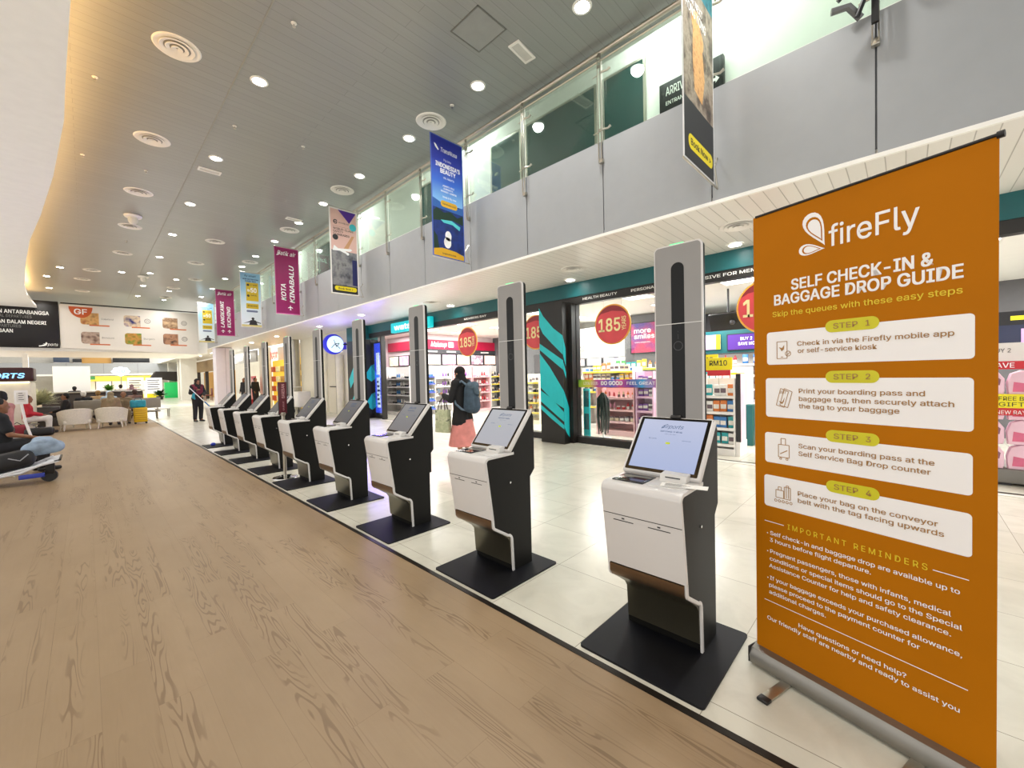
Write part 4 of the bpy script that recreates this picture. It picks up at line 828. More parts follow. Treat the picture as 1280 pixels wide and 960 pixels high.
def fill(u, zs, where, items, n_, w_, y=-.06, s=1., jit=.01, first=0):
    """stand goods in rows along the shelves of a unit (each one its own object)"""
    M = Matrix.Translation(u.location) @ Matrix.Rotation(u.rotation_euler.z, 4, 'Z')
    for li, z in enumerate(zs):
        for k in range(n_):
            kind, col = items[(li * 3 + k // 2) % len(items)]
            nm, me = product(kind, col)
            o = bpy.data.objects.new(nm, me); COL.objects.link(o)
            o.location = M @ Vector((-w_ / 2 + (k + .5) * w_ / n_ + random.uniform(-jit, jit), y + random.uniform(-.01, .01), z + .001)); o.rotation_euler = (0, 0, u.rotation_euler.z); o.scale = (s, s, s * random.uniform(.92, 1.08))
            tag(o, '%s %s, %s from the %s, %s shelf of the %s' % (col, {'pack': 'refill pack', 'box': 'carton'}.get(kind, kind), ORD[k], 'hall' if abs(u.rotation_euler.z) < .1 else 'make-up end', ORD[li + first], where), {'pack': 'pack', 'box': 'box'}.get(kind, kind), 'goods on the ' + where)
RZ = -PI / 2    # a unit facing the hall (-X)
# pink gift gondola behind the window strip
g = unit('pink_gondola', 'low pink shelf gondola with red and orange goods behind the DO GOOD strip', 'shelves', (8.85, 4.95, 0), RZ, 1.0, .5, 1.12, (.34, .62, .90), SHP)
fill(g, (.34,), 'pink gondola', [('jar', 'white'), ('jar', 'cream')], 7, .94, -.14, 1.25); fill(g, (.62,), 'pink gondola', [('bottle', 'red'), ('tube', 'pink'), ('jar', 'red')], 8, .94, -.14, .9, first=1); fill(g, (.90,), 'pink gondola', [('bottle', 'orange'), ('tube', 'red'), ('bottle', 'cream')], 8, .94, -.14, .8, first=2)
b = B(mat('orange_gift_box', '#e08a48', .45, var=.15, vs_=14))
for k in range(5):
    if k == 0: b.box(-.12, .12, -.15, .15, 0, .2, .006); mm = b.mesh('gift_box')
    o = bpy.data.objects.new('gift_box', mm); COL.objects.link(o); o.location = (8.75 + .012 * (k % 2), 4.58 + k * .2 * .95, 1.122); o.scale = (1, .6, 1); tag(o, 'orange gift box on top of the pink gondola, %s from the entrance' % ORD[k], 'box', 'orange gift boxes')
g2 = unit('purple_end_display', 'narrow purple and pink end display beside the pink gondola', 'shelves', (8.80, 4.19, 0), RZ, .42, .45, 1.5, (.3, .62, .94, 1.24), mat('mauve_panel', '#d3a8c0', .45))
fill(g2, (.3, .62, .94, 1.24), 'purple end display', [('box', 'purple'), ('box', 'white'), ('pack', 'pink')], 3, .36, -.12, 1.0)
g3 = unit('window_table', 'white tiered display stand with cream and blue packs behind the window strip', 'shelves', (9.6, 5.6, 0), RZ, 1.5, .5, 1.62, (.6, 1.0, 1.3, 1.52), SHW, mat('yellow_price_strip', '#e8d24a', .4))
fill(g3, (1.0, 1.3, 1.53), 'white tiered stand', [('box', 'cream'), ('jar', 'blue'), ('box', 'yellow'), ('pack', 'orange'), ('box', 'white')], 11, 1.45, -.14, 1.05)
t = thing('reflection_stand', 'added stand of dark green and black streaks, for a reflection in the window', 'stand', (8.05, 4.92, 0))  # dark reflection in the glass, built as an added stand
b = B(SHW); b.lathe([(.001, 0), (.18, 0), (.18, .02), (.02, .03), (.02, 1.05), (.001, 1.05)], 20); b.build('post', t); rb = mat('dark_reflection', '#232b26', .6, var=.3, vs_=20)
for k in range(9):
    a = k * .7; r_ = .05 + .012 * (k % 4); b = B(rb); b.tube([(.02 * math.cos(a), .02 * math.sin(a), 1.04), (r_ * math.cos(a), r_ * math.sin(a) * 1.4, .9), (r_ * 1.25 * math.cos(a + .3), r_ * 1.6 * math.sin(a + .3), .5), (r_ * math.cos(a), r_ * 1.2 * math.sin(a), .1 + .03 * (k % 3))], [.012, .028, .022, .012], 6); b.build('reflection_streak', t)
b = B(CYAN); b.box(7.6, 7.63, 4.98, 5.14, 0, 1.15, .004); b.use(TEAL); b.box(7.597, 7.60, 5.0, 5.12, .75, 1.1); b.box(7.597, 7.6, 5.0, 5.12, .25, .6); tag(b.build('teal_display_board'), 'narrow turquoise board standing inside the window beside the striped pillar', 'board')
# header wall with script heading, small lit posters, purple poster
b = B(SHW); b.box(11.0, 11.2, 5.95, 8.6, 1.95, 2.9, .01); t = tag(b.build('header_board'), 'white overhead board with grey Haircare script', 'sign'); fr = FR((10.998, 8.6, 1.95), (0, -1, 0), (0, 0, 1), (-1, 0, 0))
b = B(mat('grey_script', '#8a8680', .5)); b.text(fr, 'Haircare', .5, .22, .22, 1.5, .002, -.01, .3); b.build('lettering', t)
for k, (y, col, lab) in enumerate(((8.2, '#efe9e4', 'white'), (7.6, '#d6548a', 'pink'), (7.0, '#e9ecf0', 'pale'), (6.4, '#4aa0d8', 'blue'), (6.05, '#e7a0b4', 'rose'))):
    b = B(SHD); b.box(10.96, 11.0, y - .28, y + .26, 1.70, 1.94); b.use(pict('poster_print_%d' % k, [col, '#f4f0ee', col], 5, emit=.35)); b.rect(FR((10.958, y, 1.82), (0, -1, 0), (0, 0, 1), (-1, 0, 0)), -.24, -.10, .26, .11); tag(b.build('shelf_poster'), 'small %s lit poster under the Haircare board' % lab, 'poster', 'lit shelf posters')
g4 = unit('haircare_shelves', 'tall white shelves of hair products under the Haircare board', 'shelves', (11.25, 7.2, 0), RZ, 2.6, .5, 1.68, (.4, .75, 1.08, 1.38), SHW)
fill(g4, (.75, 1.08, 1.38), 'haircare shelves', [('bottle', 'white'), ('bottle', 'black'), ('bottle', 'purple'), ('tube', 'cream'), ('bottle', 'pink')], 14, 2.5, -.12, 1.15)
b = B(DG); b.box(10.9, 11.3, 3.9, 5.9, 0, 3.1); struct('partition_shop', b)
t = thing('purple_poster', 'purple and red poster reading more smiles on the dark grey shop partition', 'poster', (10.88, 5.70, 2.0)); b = B(BLACK); b.box(-.02, .015, -1.02, 0, 0, .88); p = b.build('frame', t); fr = FR((-.022, 0, 0), (0, -1, 0), (0, 0, 1), (-1, 0, 0))
b = B(pict('print_purple', ['#3a2a7a', '#7a2a6a', '#b8304a', '#8a2a5a'], 1.6, 2, emit=.25)); b.rect(fr, .03, .03, .99, .85); q = b.build('print', p); b = B(BANW); b.text(fr, 'more', .12, .58, .13, .62, .002, .02); b.text(fr, 'smiles', .12, .42, .13, .72, .002, .02); b.text(fr, 'every single day', .14, .3, .04, .6, .002); b.build('lettering', q)
g5 = unit('partition_shelves', 'white shelf bay with yellow flowers and green packs before the grey partition', 'shelves', (10.3, 5.1, 0), RZ, 1.5, .5, 1.6, (.5, .9, 1.28, 1.58), SHW, mat('lime_edge', '#c8d23a', .4))
fill(g5, (.9, 1.28, 1.59), 'partition shelf bay', [('pack', 'yellow'), ('bottle', 'orange'), ('pack', 'green'), ('box', 'teal')], 9, 1.4, -.12, 1.1)
# make-up wall with the crimson band
t = thing('makeup_band', 'crimson overhead band with white Makeup script at the end of the shop', 'sign', (8.85, 13.2, 2.55)); b = B(mat('crimson_band', '#b3163f', .45)); b.box(.1, 3.75, -.06, .04, 0, .36); p = b.build('panel', t)
fr = FR((0, -.062, 0), (1, 0, 0), (0, 0, 1), (0, -1, 0)); b = B(BANW); b.text(fr, 'Makeup', .36, .09, .2, 1.12, .002, .01, .3); b.rrect(fr, 1.20, .08, 1.46, .29, .03, .002); b.build('lettering', p)
b = B(SHD); b.box(8.82, 14.4, 13.12, 13.24, 2.38, 2.54); [b.use(SHW) and b.box(9.05 + k * .9, 9.5 + k * .9, 13.115, 13.12, 2.43, 2.48) for k in range(5)]; tag(b.build('brand_rail'), 'dark brand name rail under the crimson Makeup band', 'rail')
for k in range(7):
    x = 8.95 + k * .74; b = B(SHD); b.box(x, x + .70, 13.10, 13.2, 1.93, 2.36); b.use(pict('beauty_print_%d' % k, [['#f4e6dc', '#e8c8b8', '#fbf4f0'], ['#f2dce4', '#d890b0', '#fbf0f4'], ['#f6efe4', '#e0d0a8', '#fffaf0'], ['#f0e4ec', '#7a5a6a', '#f8f0f4']][k % 4], 3, 3, emit=.9)); b.rect(FR((x, 13.098, 1.93), (1, 0, 0), (0, 0, 1), (0, -1, 0)), .03, .03, .67, .40); tag(b.build('beauty_poster'), 'lit beauty poster under the crimson band, %s from the hall side' % ORD[k], 'poster', 'lit beauty posters')
for k, (fm, ed, its) in enumerate(((SHW, SHW, [('tube', 'black'), ('jar', 'white'), ('tube', 'purple')]), (SHP, SHP, [('tube', 'pink'), ('jar', 'red'), ('tube', 'purple')]), (SHP, SHP, [('jar', 'pink'), ('tube', 'white'), ('tube', 'red')]), (SHW, mat('yellow_price_strip'), [('bottle', 'cream'), ('tube', 'black'), ('jar', 'orange')]), (SHW, mat('yellow_price_strip'), [('bottle', 'white'), ('box', 'pink'), ('jar', 'blue')]))):
    nm = ['black and white', 'rose pink', 'pale pink', 'cream', 'white'][k]
    u = unit('makeup_stand', 'make-up stand of %s goods under the crimson band' % nm, 'shelves', (9.3 + k * 1.0, 12.85, 0), 0, .95, .5, 1.9, (.45, .8, 1.12, 1.44), fm, ed)
    fill(u, (.45, .8, 1.12, 1.44), nm + ' make-up stand', its, 7, .88, -.14, 1.15)
u = unit('white_rack', 'narrow white wire style rack of dark cosmetics beside the end door of the shop', 'shelves', (8.35, 12.4, 0), 0, .7, .45, 1.75, (.35, .65, .95, 1.25, 1.5), SHW, mat('blue_edge', '#5a6ad0', .4))
fill(u, (.35, .65, .95, 1.25, 1.5), 'white rack by the end door', [('jar', 'black'), ('tube', 'white'), ('jar', 'blue')], 6, .64, -.12, 1.1)
u = unit('cream_gondola', 'cream gondola with yellow price strips behind the woman with the backpack', 'shelves', (9.5, 8.6, 0), RZ, 1.6, .5, 1.5, (.35, .65, .95, 1.25), mat('cream_shelf', '#efe6cf', .4), mat('yellow_price_strip'))
fill(u, (.35, .65, .95, 1.25), 'cream gondola', [('bottle', 'cream'), ('box', 'white'), ('jar', 'black'), ('bottle', 'orange')], 10, 1.5, -.14, 1.15)
# entrance: end stand of blue bags, price signs, deeper shelves
u = unit('entrance_stand', 'tall slim stand of orange and blue bottles just inside the shop entrance', 'shelves', (7.92, 2.42, 0), RZ, .62, .5, 1.34, (.2, .48, .76, 1.04), SHW)
fill(u, (.2, .48, .76, 1.04), 'entrance stand', [('pack', 'blue'), ('pack', 'teal'), ('pack', 'white'), ('pack', 'orange')], 5, .58, -.17, .98)
b = B(mat('rose_poster_board', '#eec3d2', .4, var=.08)); b.box(7.72, 8.1, 2.05, 2.10, .25, 1.42); b.use(SHW); b.box(7.70, 8.12, 2.04, 2.105, 0, .25); b.use(INK); b.box(7.70, 7.72, 2.03, 2.10, .25, 1.42); tag(b.build('end_panel_board'), 'pink end panel board on the side of the entrance stand', 'board')
def price(x, y, z, lab, s_):
    t = thing('price_sign', lab, 'sign', (x, y, z), 0); b = B(mat('price_yellow', '#f0e01e', .4, var=0)); b.box(-.01, .01, -.22, .22, 0, .22, .003); p = b.build('card', t); b = B(mat('price_red', '#cc2a33', .4, var=0)); b.box(-.012, .012, -.19, .19, -.10, -.0005, .003); q = b.build('card_foot', t)
    fr = FR((-.0125, .2, 0), (0, -1, 0), (0, 0, 1), (-1, 0, 0)); b = B(INK); b.text(fr, s_, .05, .08, .09, .34, .001, .02); b.build('lettering', p)
    b = B(STEEL); b.tube([(0, 0, -.09), (0, 0, -.32)], .006, 6); b.build('stem', t)
price(7.80, 2.40, 1.49, 'yellow and red price sign on the entrance stand, the lower and closer of two', 'RM10'); price(8.10, 2.72, 1.56, 'yellow and red price sign on the entrance stand, behind the other one', 'RM8')
t = thing('ceiling_screen', 'black screen hung under the shop ceiling beside a 185 disc', 'screen', (8.9, 2.55, 2.46)); b = B(BLACK); b.box(-.05, .03, -.34, .34, -.18, .18, .01, 2, Matrix.Rotation(-.5, 4, 'Y')); p = b.build('housing', t); b = B(SHD); b.tube([(0, 0, .1), (0, 0, .64)], .02, 8); b.build('mount', t); b = B(SHD); b.ell((-.09, -.1, -.04), (.05, .05, .05)); b.build('camera_ball', p)
b = B(TEAL); b.box(10.9, 11.05, .6, 3.85, 1.9, 2.45); tag(b.build('teal_header'), 'teal header board at the back of the shop behind the entrance', 'board')
t = thing('menu_screen', 'purple lit screen on the teal header board behind the entrance', 'screen', (10.88, 3.15, 1.95)); b = B(BLACK); b.box(-.02, .01, -1.0, 0, 0, .4); p = b.build('housing', t); fr = FR((-.022, 0, 0), (0, -1, 0), (0, 0, 1), (-1, 0, 0)); b = B(pict('print_violet', ['#5a2aa8', '#b03ac0', '#d85aa8'], 1.5, 2, emit=.9)); b.rect(fr, .02, .02, .98, .38); q = b.build('display', p); b = B(BANW); b.text(fr, 'BUY 2', .3, .24, .07, .55, .002, .02); b.text(fr, 'SAVE MORE', .25, .12, .07, .7, .002, .02); b.build('lettering', q)
b = B(mat('poster_lilac', '#caa0d8', .4)); b.box(10.86, 10.88, 3.3, 3.8, 2.0, 2.36); b.use(mat('price_yellow')); b.box(10.855, 10.86, 3.3, 3.4, 2.0, 2.36); tag(b.build('lilac_poster'), 'small lilac poster on the teal header board', 'poster')
u = unit('deep_shelves', 'wide dark shelves of red and blue packs under the teal header board', 'shelves', (11.0, 2.3, 0), RZ, 3.0, .5, 1.88, (.4, .72, 1.04, 1.36, 1.62), SHD, SHW, SHW)
fill(u, (.72, 1.04, 1.36, 1.63), 'teal header shelves', [('bottle', 'red'), ('pack', 'blue'), ('jar', 'white'), ('bottle', 'pink'), ('pack', 'white')], 13, 2.9, -.14, 1.1)
u = unit('aisle_shelves', 'white aisle shelves of mixed packs halfway into the shop behind the entrance', 'shelves', (9.4, 2.9, 0), RZ, 1.2, .5, 1.55, (.3, .62, .94, 1.26), SHW, mat('price_red'))
fill(u, (.3, .62, .94, 1.26), 'aisle shelves', [('box', 'yellow'), ('bottle', 'white'), ('pack', 'teal'), ('box', 'red')], 8, 1.1, -.14, 1.15)
b = B(mat('price_yellow')); b.box(9.0, 9.04, 1.95, 2.1, 0, 1.5); tag(b.build('yellow_standee'), 'slim yellow standing board in the shop entrance', 'board'); b = B(TEAL); b.box(8.9, 9.15, 2.14, 2.28, 0, .8, .01); tag(b.build('teal_basket'), 'teal carton standing beside the slim yellow board', 'box')
# detergent stack beyond the banner
t = thing('pallet_base', 'dark grey low pallet under the pink detergent bottles', 'pallet', (8.15, -1.35, 0)); b = B(mat('grey_pallet', '#7b7874', .5)); b.box(-.4, .4, -.75, .75, .03, .2, .02); b.build('deck', t); [B(SHD).box(-.35, .35, y - .08, y + .08, 0, .03).build('runner', t) for y in (-.5, .5)]
DP = mat('detergent_pink', '#eec6d8', .35, var=.05); DR = mat('detergent_label', '#d86a8c', .4, var=.1)
b = B(DP); b.prism([(-.12, 0), (.12, 0), (.13, .05), (.13, .20), (.08, .28), (-.02, .30), (-.10, .26), (-.13, .15)], -.075, .075, 'X', bev=.015); b.use(mat('detergent_shadow_hole', '#8a5a68', .6)); b.prism([(.05, .12), (.09, .12), (.10, .19), (.06, .23), (.04, .18)], -.0755, .0755, 'X'); b.use(DR); b.prism([(-.09, .04), (.0, .04), (.02, .14), (-.08, .16)], -.0758, .0758, 'X'); dm = b.mesh('detergent_bottle')
for z in range(4):
    for k in range(5):
        o = bpy.data.objects.new('detergent_bottle', dm); COL.objects.link(o); o.location = (7.86, -.74 - k * .28, .201 + z * .302); o.rotation_euler = (0, 0, PI); tag(o, 'pale pink detergent bottle, %s from the orange banner, %s layer of the pallet stack' % (ORD[k], ORD[z]), 'bottle', 'detergent bottles stacked on the pallet')
b = B(mat('price_yellow')); b.box(7.765, 7.775, -1.8, -.70, .95, 1.12); b.use(mat('price_red')); b.box(7.765, 7.775, -1.8, -.78, .86, .95); fr = FR((7.764, -.72, .95), (0, -1, 0), (0, 0, 1), (-1, 0, 0)); b.use(INK); b.text(fr, 'FREE BEAUTY', .1, .09, .05, .5); b.text(fr, 'GIFT', .1, .02, .05, .3); b.use(BANW); b.text(fr, 'NEW RAYA DEAL', .08, -.075, .045, .5); tag(b.build('offer_strip'), 'yellow and red offer strip across the detergent stack', 'sign')
b = B(SHW); b.box(8.0, 8.02, -1.9, -.70, 1.45, 1.75); b.use(mat('price_red')); b.box(7.995, 8.0, -1.9, -.72, 1.42, 1.52); fr = FR((7.99, -.72, 1.45), (0, -1, 0), (0, 0, 1), (-1, 0, 0)); b.use(INK); b.text(fr, 'BUY 2', .06, .18, .05, .22); b.use(BANW); b.text(fr, 'SAVE', .05, -.01, .06, .25, .001, .02); tag(b.build('save_sign'), 'white and red SAVE sign above the detergent stack', 'sign')
b = B(mat('navy_header', '#20263e', .4)); b.box(9.4, 9.5, -4, -.3, 1.7, 2.05); b.use(BLACK); b.box(9.4, 9.5, -4, -.3, 2.05, 2.25); b.use(mat('price_yellow')); [b.rect(FR((9.398, -.6 - k * .5, 2.1), (0, -1, 0), (0, 0, 1), (-1, 0, 0)), 0, .02, .16, .08) for k in range(4)]; b.use(mat('poster_lilac')); b.rect(FR((9.398, -1.2, 1.75), (0, -1, 0), (0, 0, 1), (-1, 0, 0)), 0, .03, .9, .24); tag(b.build('navy_header'), 'navy and black header board with yellow arrows beyond the orange banner', 'sign')
# racks on the wall beyond the end of the make-up band
for k in range(3):
    y = 13.45 + k * .78; b = B(SHD); b.box(8.92, 8.995, y, y + .74, 1.93, 2.36); b.use(pict('beauty_print_%d' % k)) if False else b.use(_M['beauty_print_%d' % k]); b.rect(FR((8.918, y + .74, 1.93), (0, -1, 0), (0, 0, 1), (-1, 0, 0)), .03, .03, .71, .40); tag(b.build('beauty_poster'), 'lit beauty poster round the corner at the shop end, %s from the crimson band' % ORD[k], 'poster', 'lit beauty posters')
b = B(_M['crimson_band']); b.box(8.9, 8.99, 13.42, 15.8, 2.55, 2.91); tag(b.build('crimson_return'), 'plain crimson band turning the corner at the shop end', 'sign')
u = unit('corner_stand', 'white make-up stand round the corner at the shop end', 'shelves', (8.70, 14.4, 0), RZ, 1.8, .5, 1.9, (.45, .8, 1.12, 1.44), SHW, SHW)
fill(u, (.45, .8, 1.12, 1.44), 'corner make-up stand', [('tube', 'white'), ('jar', 'black'), ('tube', 'blue')], 11, 1.7, -.14, 1.15)
# ================================================================ SHOPS BEYOND, ALONG THE SAME SIDE
CREAMW = mat('cream_corridor_wall', '#e9e4d4', .5, var=.02)
b = B(CREAMW); b.box(7.3, 7.5, 15.6, 16.55, 0, 3.42); b.box(7.3, 7.5, 18.3, 21.3, 0, 3.42); b.box(7.3, 7.5, 16.55, 18.3, 2.62, 3.42); struct('wall_right_corridor', b)
t = B(mat('cream_door', '#dfd9c6', .4, var=.02)); t.box(7.36, 7.42, 16.6, 18.25, 0.01, 2.58); t.use(STEEL); t.box(7.34, 7.36, 17.4, 17.44, .01, 2.58); d = struct('door_1', t)
b = B(BLACK); b.tube([(7.3, 17.2, 1.15), (7.36, 17.2, 1.15)], .06, 12); b.tube([(7.31, 17.2, 1.15), (7.31, 17.95, 1.15)], .02, 8); b.build('push_bar', d)
b = B(mat('pale_column_cover', '#e4dfcf', .4)); b.lathe([(.14, 0), (.14, 2.45), (.001, 2.45)], 18, (7.12, 16.5, 0)); tag(b.build('pipe_column'), 'slim cream pipe column beside the cream service door', 'column')
t = thing('round_projecting_sign', 'round pale blue sign projecting on an arm beside the cream service door', 'sign', (6.82, 16.3, 2.85))
b = B(mat('sign_rim_blue', '#3a3fd0', .4, emit='#3030c0', es=.5, var=0)); b.lathe([(.001, -.05), (.40, -.05), (.40, .05), (.001, .05)], 36, M=Matrix.Rotation(PI / 2, 4, 'X')); p = b.build('drum', t); fr = FR((0, -.052, 0), (1, 0, 0), (0, 0, 1), (0, -1, 0))
b = B(mat('sign_face_pale', '#cfe6f4', .3, emit='#cfe6f4', es=.9, var=0)); b.disc(fr, .06, 0, .33, .001); b.build('face', p); b = B(INK); b.line(fr, [(-.1, -.15), (.05, .02), (.22, .05), (.1, -.1), (.0, .18)], .025, .003); b.line(fr, [(.05, .02), (.25, -.18)], .025, .003); b.build('mark', p); b = B(BLACK); b.tube([(.35, 0, .0), (.6, -.3, .02)], .03, 8); b.build('arm', t)
b = B(mat('indigo_sign', '#3a2fb4', .4, emit='#3428b8', es=.5, var=0)); b.box(7.24, 7.3, 16.2, 18.0, 2.66, 2.92, .01); b.box(7.24, 7.3, 18.6, 19.1, 2.62, 2.92, .01); tag(b.build('indigo_sign'), 'indigo sign band on the cream wall above the service door', 'sign')
b = B(mat('navy_poster', '#20255e', .4)); b.box(7.27, 7.3, 18.9, 19.6, .75, 2.25); b.use(SHW); b.box(7.26, 7.27, 19.0, 19.3, 1.6, 1.9); b.box(7.26, 7.27, 19.1, 19.4, 1.2, 1.4); tag(b.build('wall_poster'), 'tall navy blue poster on the cream wall', 'poster')
b = B(STEEL); b.lathe([(.28, 0), (.28, 3.42)], 24, (7.05, 21.5, 0)); tag(b.build('steel_column'), 'round stainless column between the cream wall and the yellow shop', 'column')
# floor machine / pushchair-like white object beyond the fifth kiosk
t = thing('service_cart', 'white service cart with a blue drum standing by the stainless column', 'cart', (6.7, 19.6, 0)); b = B(SHW); b.box(-.3, .3, -.35, .35, .25, .95, .08, 3); b.build('body', t); b = B(mat('cart_blue', '#2a3aa0', .4)); b.lathe([(.001, -.34), (.2, -.33), (.22, 0), (.001, .0)], 20, (-.05, -.12, .62), Matrix.Rotation(PI / 2, 4, 'X')); b.build('drum', t)
for sx in (-1, 1):
    for sy in (-1, 1): b = B(BLACK); b.tube([(sx * .24 - .02, sy * .28, .09), (sx * .24 + .02, sy * .28, .09)], .09, 14); b.tube([(sx * .24, sy * .28, .09), (sx * .24, sy * .28, .28)], .02, 6); b.build('wheel', t)
b = B(SHW); b.tube([(-.2, .34, .9), (-.2, .5, 1.15), (.2, .5, 1.15), (.2, .34, .9)], .02, 8); b.build('handle', t)
# yellow shop
YL = mat('yellow_lit_shelves', '#e8c63a', .5, emit='#d8b030', es=.55, var=0)
t = thing('yellow_shop_display', 'yellow lit display wall of a shop with red letters', 'display', (7.6, 24.2, 0)); b = B(YL); b.box(0, .3, -2.4, 2.5, 0, 2.6); p = b.build('cabinet', t)
for k in range(4):
    for j in range(6): b = B(mat('shelf_goods_%d' % (j % 3), ['#b8862a', '#f2e6b0', '#c8501e'][j % 3], .5, var=.2, vs_=9)); b.box(-.12, 0, -2.2 + j * .8, -1.6 + j * .8, .3 + k * .55, .6 + k * .55, .02); b.build('goods_tray', p)
b = B(mat('red_lit', '#d8301e', .4, emit='#d8301e', es=.8, var=0)); fr = FR((-.15, 2.4, 2.6), (0, -1, 0), (0, 0, 1), (-1, 0, 0)); b.text(fr, 'NAM', .1, .08, .42, 1.3, 0, .05); b.build('lettering', p)
b = B(mat('orange_lit_disc', '#e0661e', .4, emit='#e0661e', es=.7, var=0)); b.disc(fr, 2.9, .25, .42, 0); b.build('emblem', p)
b = B(mat('price_red')); b.box(7.35, 7.4, 22.6, 23.2, 1.4, 1.75, .01); tag(b.build('red_notice'), 'small red notice on the yellow shop front', 'sign')
b = B(CREAMW); b.box(7.3, 7.6, 26.9, 28.2, 0, 3.42); b.box(7.95, 8.1, 21.5, 26.9, 0, 3.42); b.box(9.2, 9.4, 28, 40, 0, 3.42); struct('wall_right_shops', b)
lamp('AREA', 'yellow_shop_lamp', (7.2, 24.3, 3.3), 40, (1, .8, .35), 3, .5)
t = thing('grey_shop_sign', 'grey fascia sign with white capital letters beyond the yellow shop', 'sign', (7.25, 33.6, 2.75)); b = B(mat('grey_fascia', '#9a9894', .4)); b.box(0, .1, -5.0, 2.0, -.1, .6); p = b.build('fascia', t); b = B(mat('white_lit_letters')); fr = FR((-.002, 1.6, 0), (0, -1, 0), (0, 0, 1), (-1, 0, 0)); b.text(fr, 'GET-SET', .4, .08, .36, 3.6, .002, .03); b.text(fr, 'GO', 4.2, .08, .36, 5.4, .002, .03); b.build('lettering', p)
b = B(mat('price_red')); b.box(6.9, 6.96, 27.6, 28.5, .35, 1.75, .01); b.box(6.8, 7.06, 27.7, 27.76, 0, .35); b.box(6.8, 7.06, 28.34, 28.4, 0, .35); fr = FR((6.898, 28.5, .55), (0, -1, 0), (0, 0, 1), (-1, 0, 0)); b.use(BANW); b.text(fr, 'Sale', .1, .85, .2, .7, .001); b.text(fr, 'Clear', .1, .45, .2, .8, .001); tag(b.build('sale_board'), 'crimson sale board standing before the grey fascia shop', 'sign')
b = B(YL); b.box(7.5, 7.55, 27.0, 28.0, 1.5, 2.5, .01); tag(b.build('yellow_poster'), 'plain yellow poster in the window of the grey fascia shop', 'poster')
lamp('AREA', 'grey_shop_lamp', (8.3, 32, 3.3), 120, (1, .98, .9), 3)
# pale square column and white columns, timber fronted shop
b = B(mat('lilac_white_column', '#e6e0ee', .4, var=.02)); b.box(5.15, 5.95, 28.2, 29.0, 0, 3.40); b.use(mat('column_joint', '#aaa4b4', .5)); b.box(5.60, 5.615, 28.19, 28.2, 0, 3.4); struct('column_square', b)
WC = mat('white_column', '#e9e7de', .4, var=.02)
for i, (x, y) in enumerate(((5.75, 43), (6.2, 48), (6.0, 52.5))): b = B(WC); b.box(x - .3, x + (.75 if i == 0 else .3), y, y + .8, 0, 3.42); struct('column_%d' % (i + 1), b)
WD = mat('tan_timber_fascia', '#a88d68', .5, var=.12)
t = thing('timber_shop_front', 'shop front with a tan timber fascia and dark open doorway behind the cleaner', 'shop front', (7.3, 46, 0)); b = B(WD); b.box(-.1, .1, -6, 6.5, 2.35, 3.3); b.build('fascia', t)
for y in (-6, -2.4, 1.2, 5.8): b = B(mat('dark_door_frame', '#2b2320', .5)); b.box(-.1, .1, y, y + .35, 0, 2.35); b.build('frame', t)
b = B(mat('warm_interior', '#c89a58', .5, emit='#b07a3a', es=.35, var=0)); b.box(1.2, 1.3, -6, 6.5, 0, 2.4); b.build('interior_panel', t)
for y, z in ((-4.4, 1.2), (-1.0, 1.3)): b = B(mat('copper_frame', '#7a4a22', .4)); b.box(1.05, 1.15, y - .8, y + .8, z - .5, z + .5, .03); b.build('picture_frame', t)
b = B(mat('red_brown_chair', '#6a2c22', .5)); b.box(6.4, 6.9, 39.3, 39.9, .38, .45, .02); b.box(6.85, 6.9, 39.3, 39.9, .45, .95, .02); [b.box(x, x + .04, y, y + .04, 0, .38) for x in (6.42, 6.84) for y in (39.32, 39.84)]; tag(b.build('side_chair'), 'dark red brown chair before the timber fronted shop', 'chair')
# ================================================================ SIGN BOARDS ACROSS THE HALL
def pxx(x, y, Y=30.0):
    d = _f + _r * ((x - 640) / 512.2) - _u * ((y - 480) / 512.2); k = Y / d.y; return d.x * k, 1.5 + d.z * k
t = thing('food_board', 'wide white board across the hall with the letters GF and six food pictures', 'billboard', (-.80, 30, 3.2))
b = B(mat('board_white', '#e2dcd4', .5, var=.01)); b.prism([(0, .12), (0, 2.28), (5.5, 2.28), (5.42, -.1)], 0, .1, 'Y'); p = b.build('panel', t); OX, OZ = -.80, 3.2
fr = FR((0, -.002, 0), (1, 0, 0), (0, 0, 1), (0, -1, 0))
b = B(mat('gf_orange', '#c2541c', .45, var=0)); b.poly(fr, [(.32 + .42 * (1 - math.cos(math.radians(a))), 2.2 - .55 * math.sin(math.radians(a))) for a in range(0, 181, 12)], .004); b.build('badge', p)
b = B(BANW); b.text(fr, 'GF', .50, 1.83, .26, .96, .006, .03); b.build('lettering', p)
FOOD = [['#a05a30', '#d8a868', '#5a3420'], ['#2a2a8a', '#d8c0a0', '#20206a'], ['#d8b890', '#8a6a50', '#f0dcc0'], ['#5a3a30', '#b8a090', '#3a2420'], ['#2a8a20', '#c88a40', '#1a6a18'], ['#2a1a18', '#b88868', '#4a3028']]
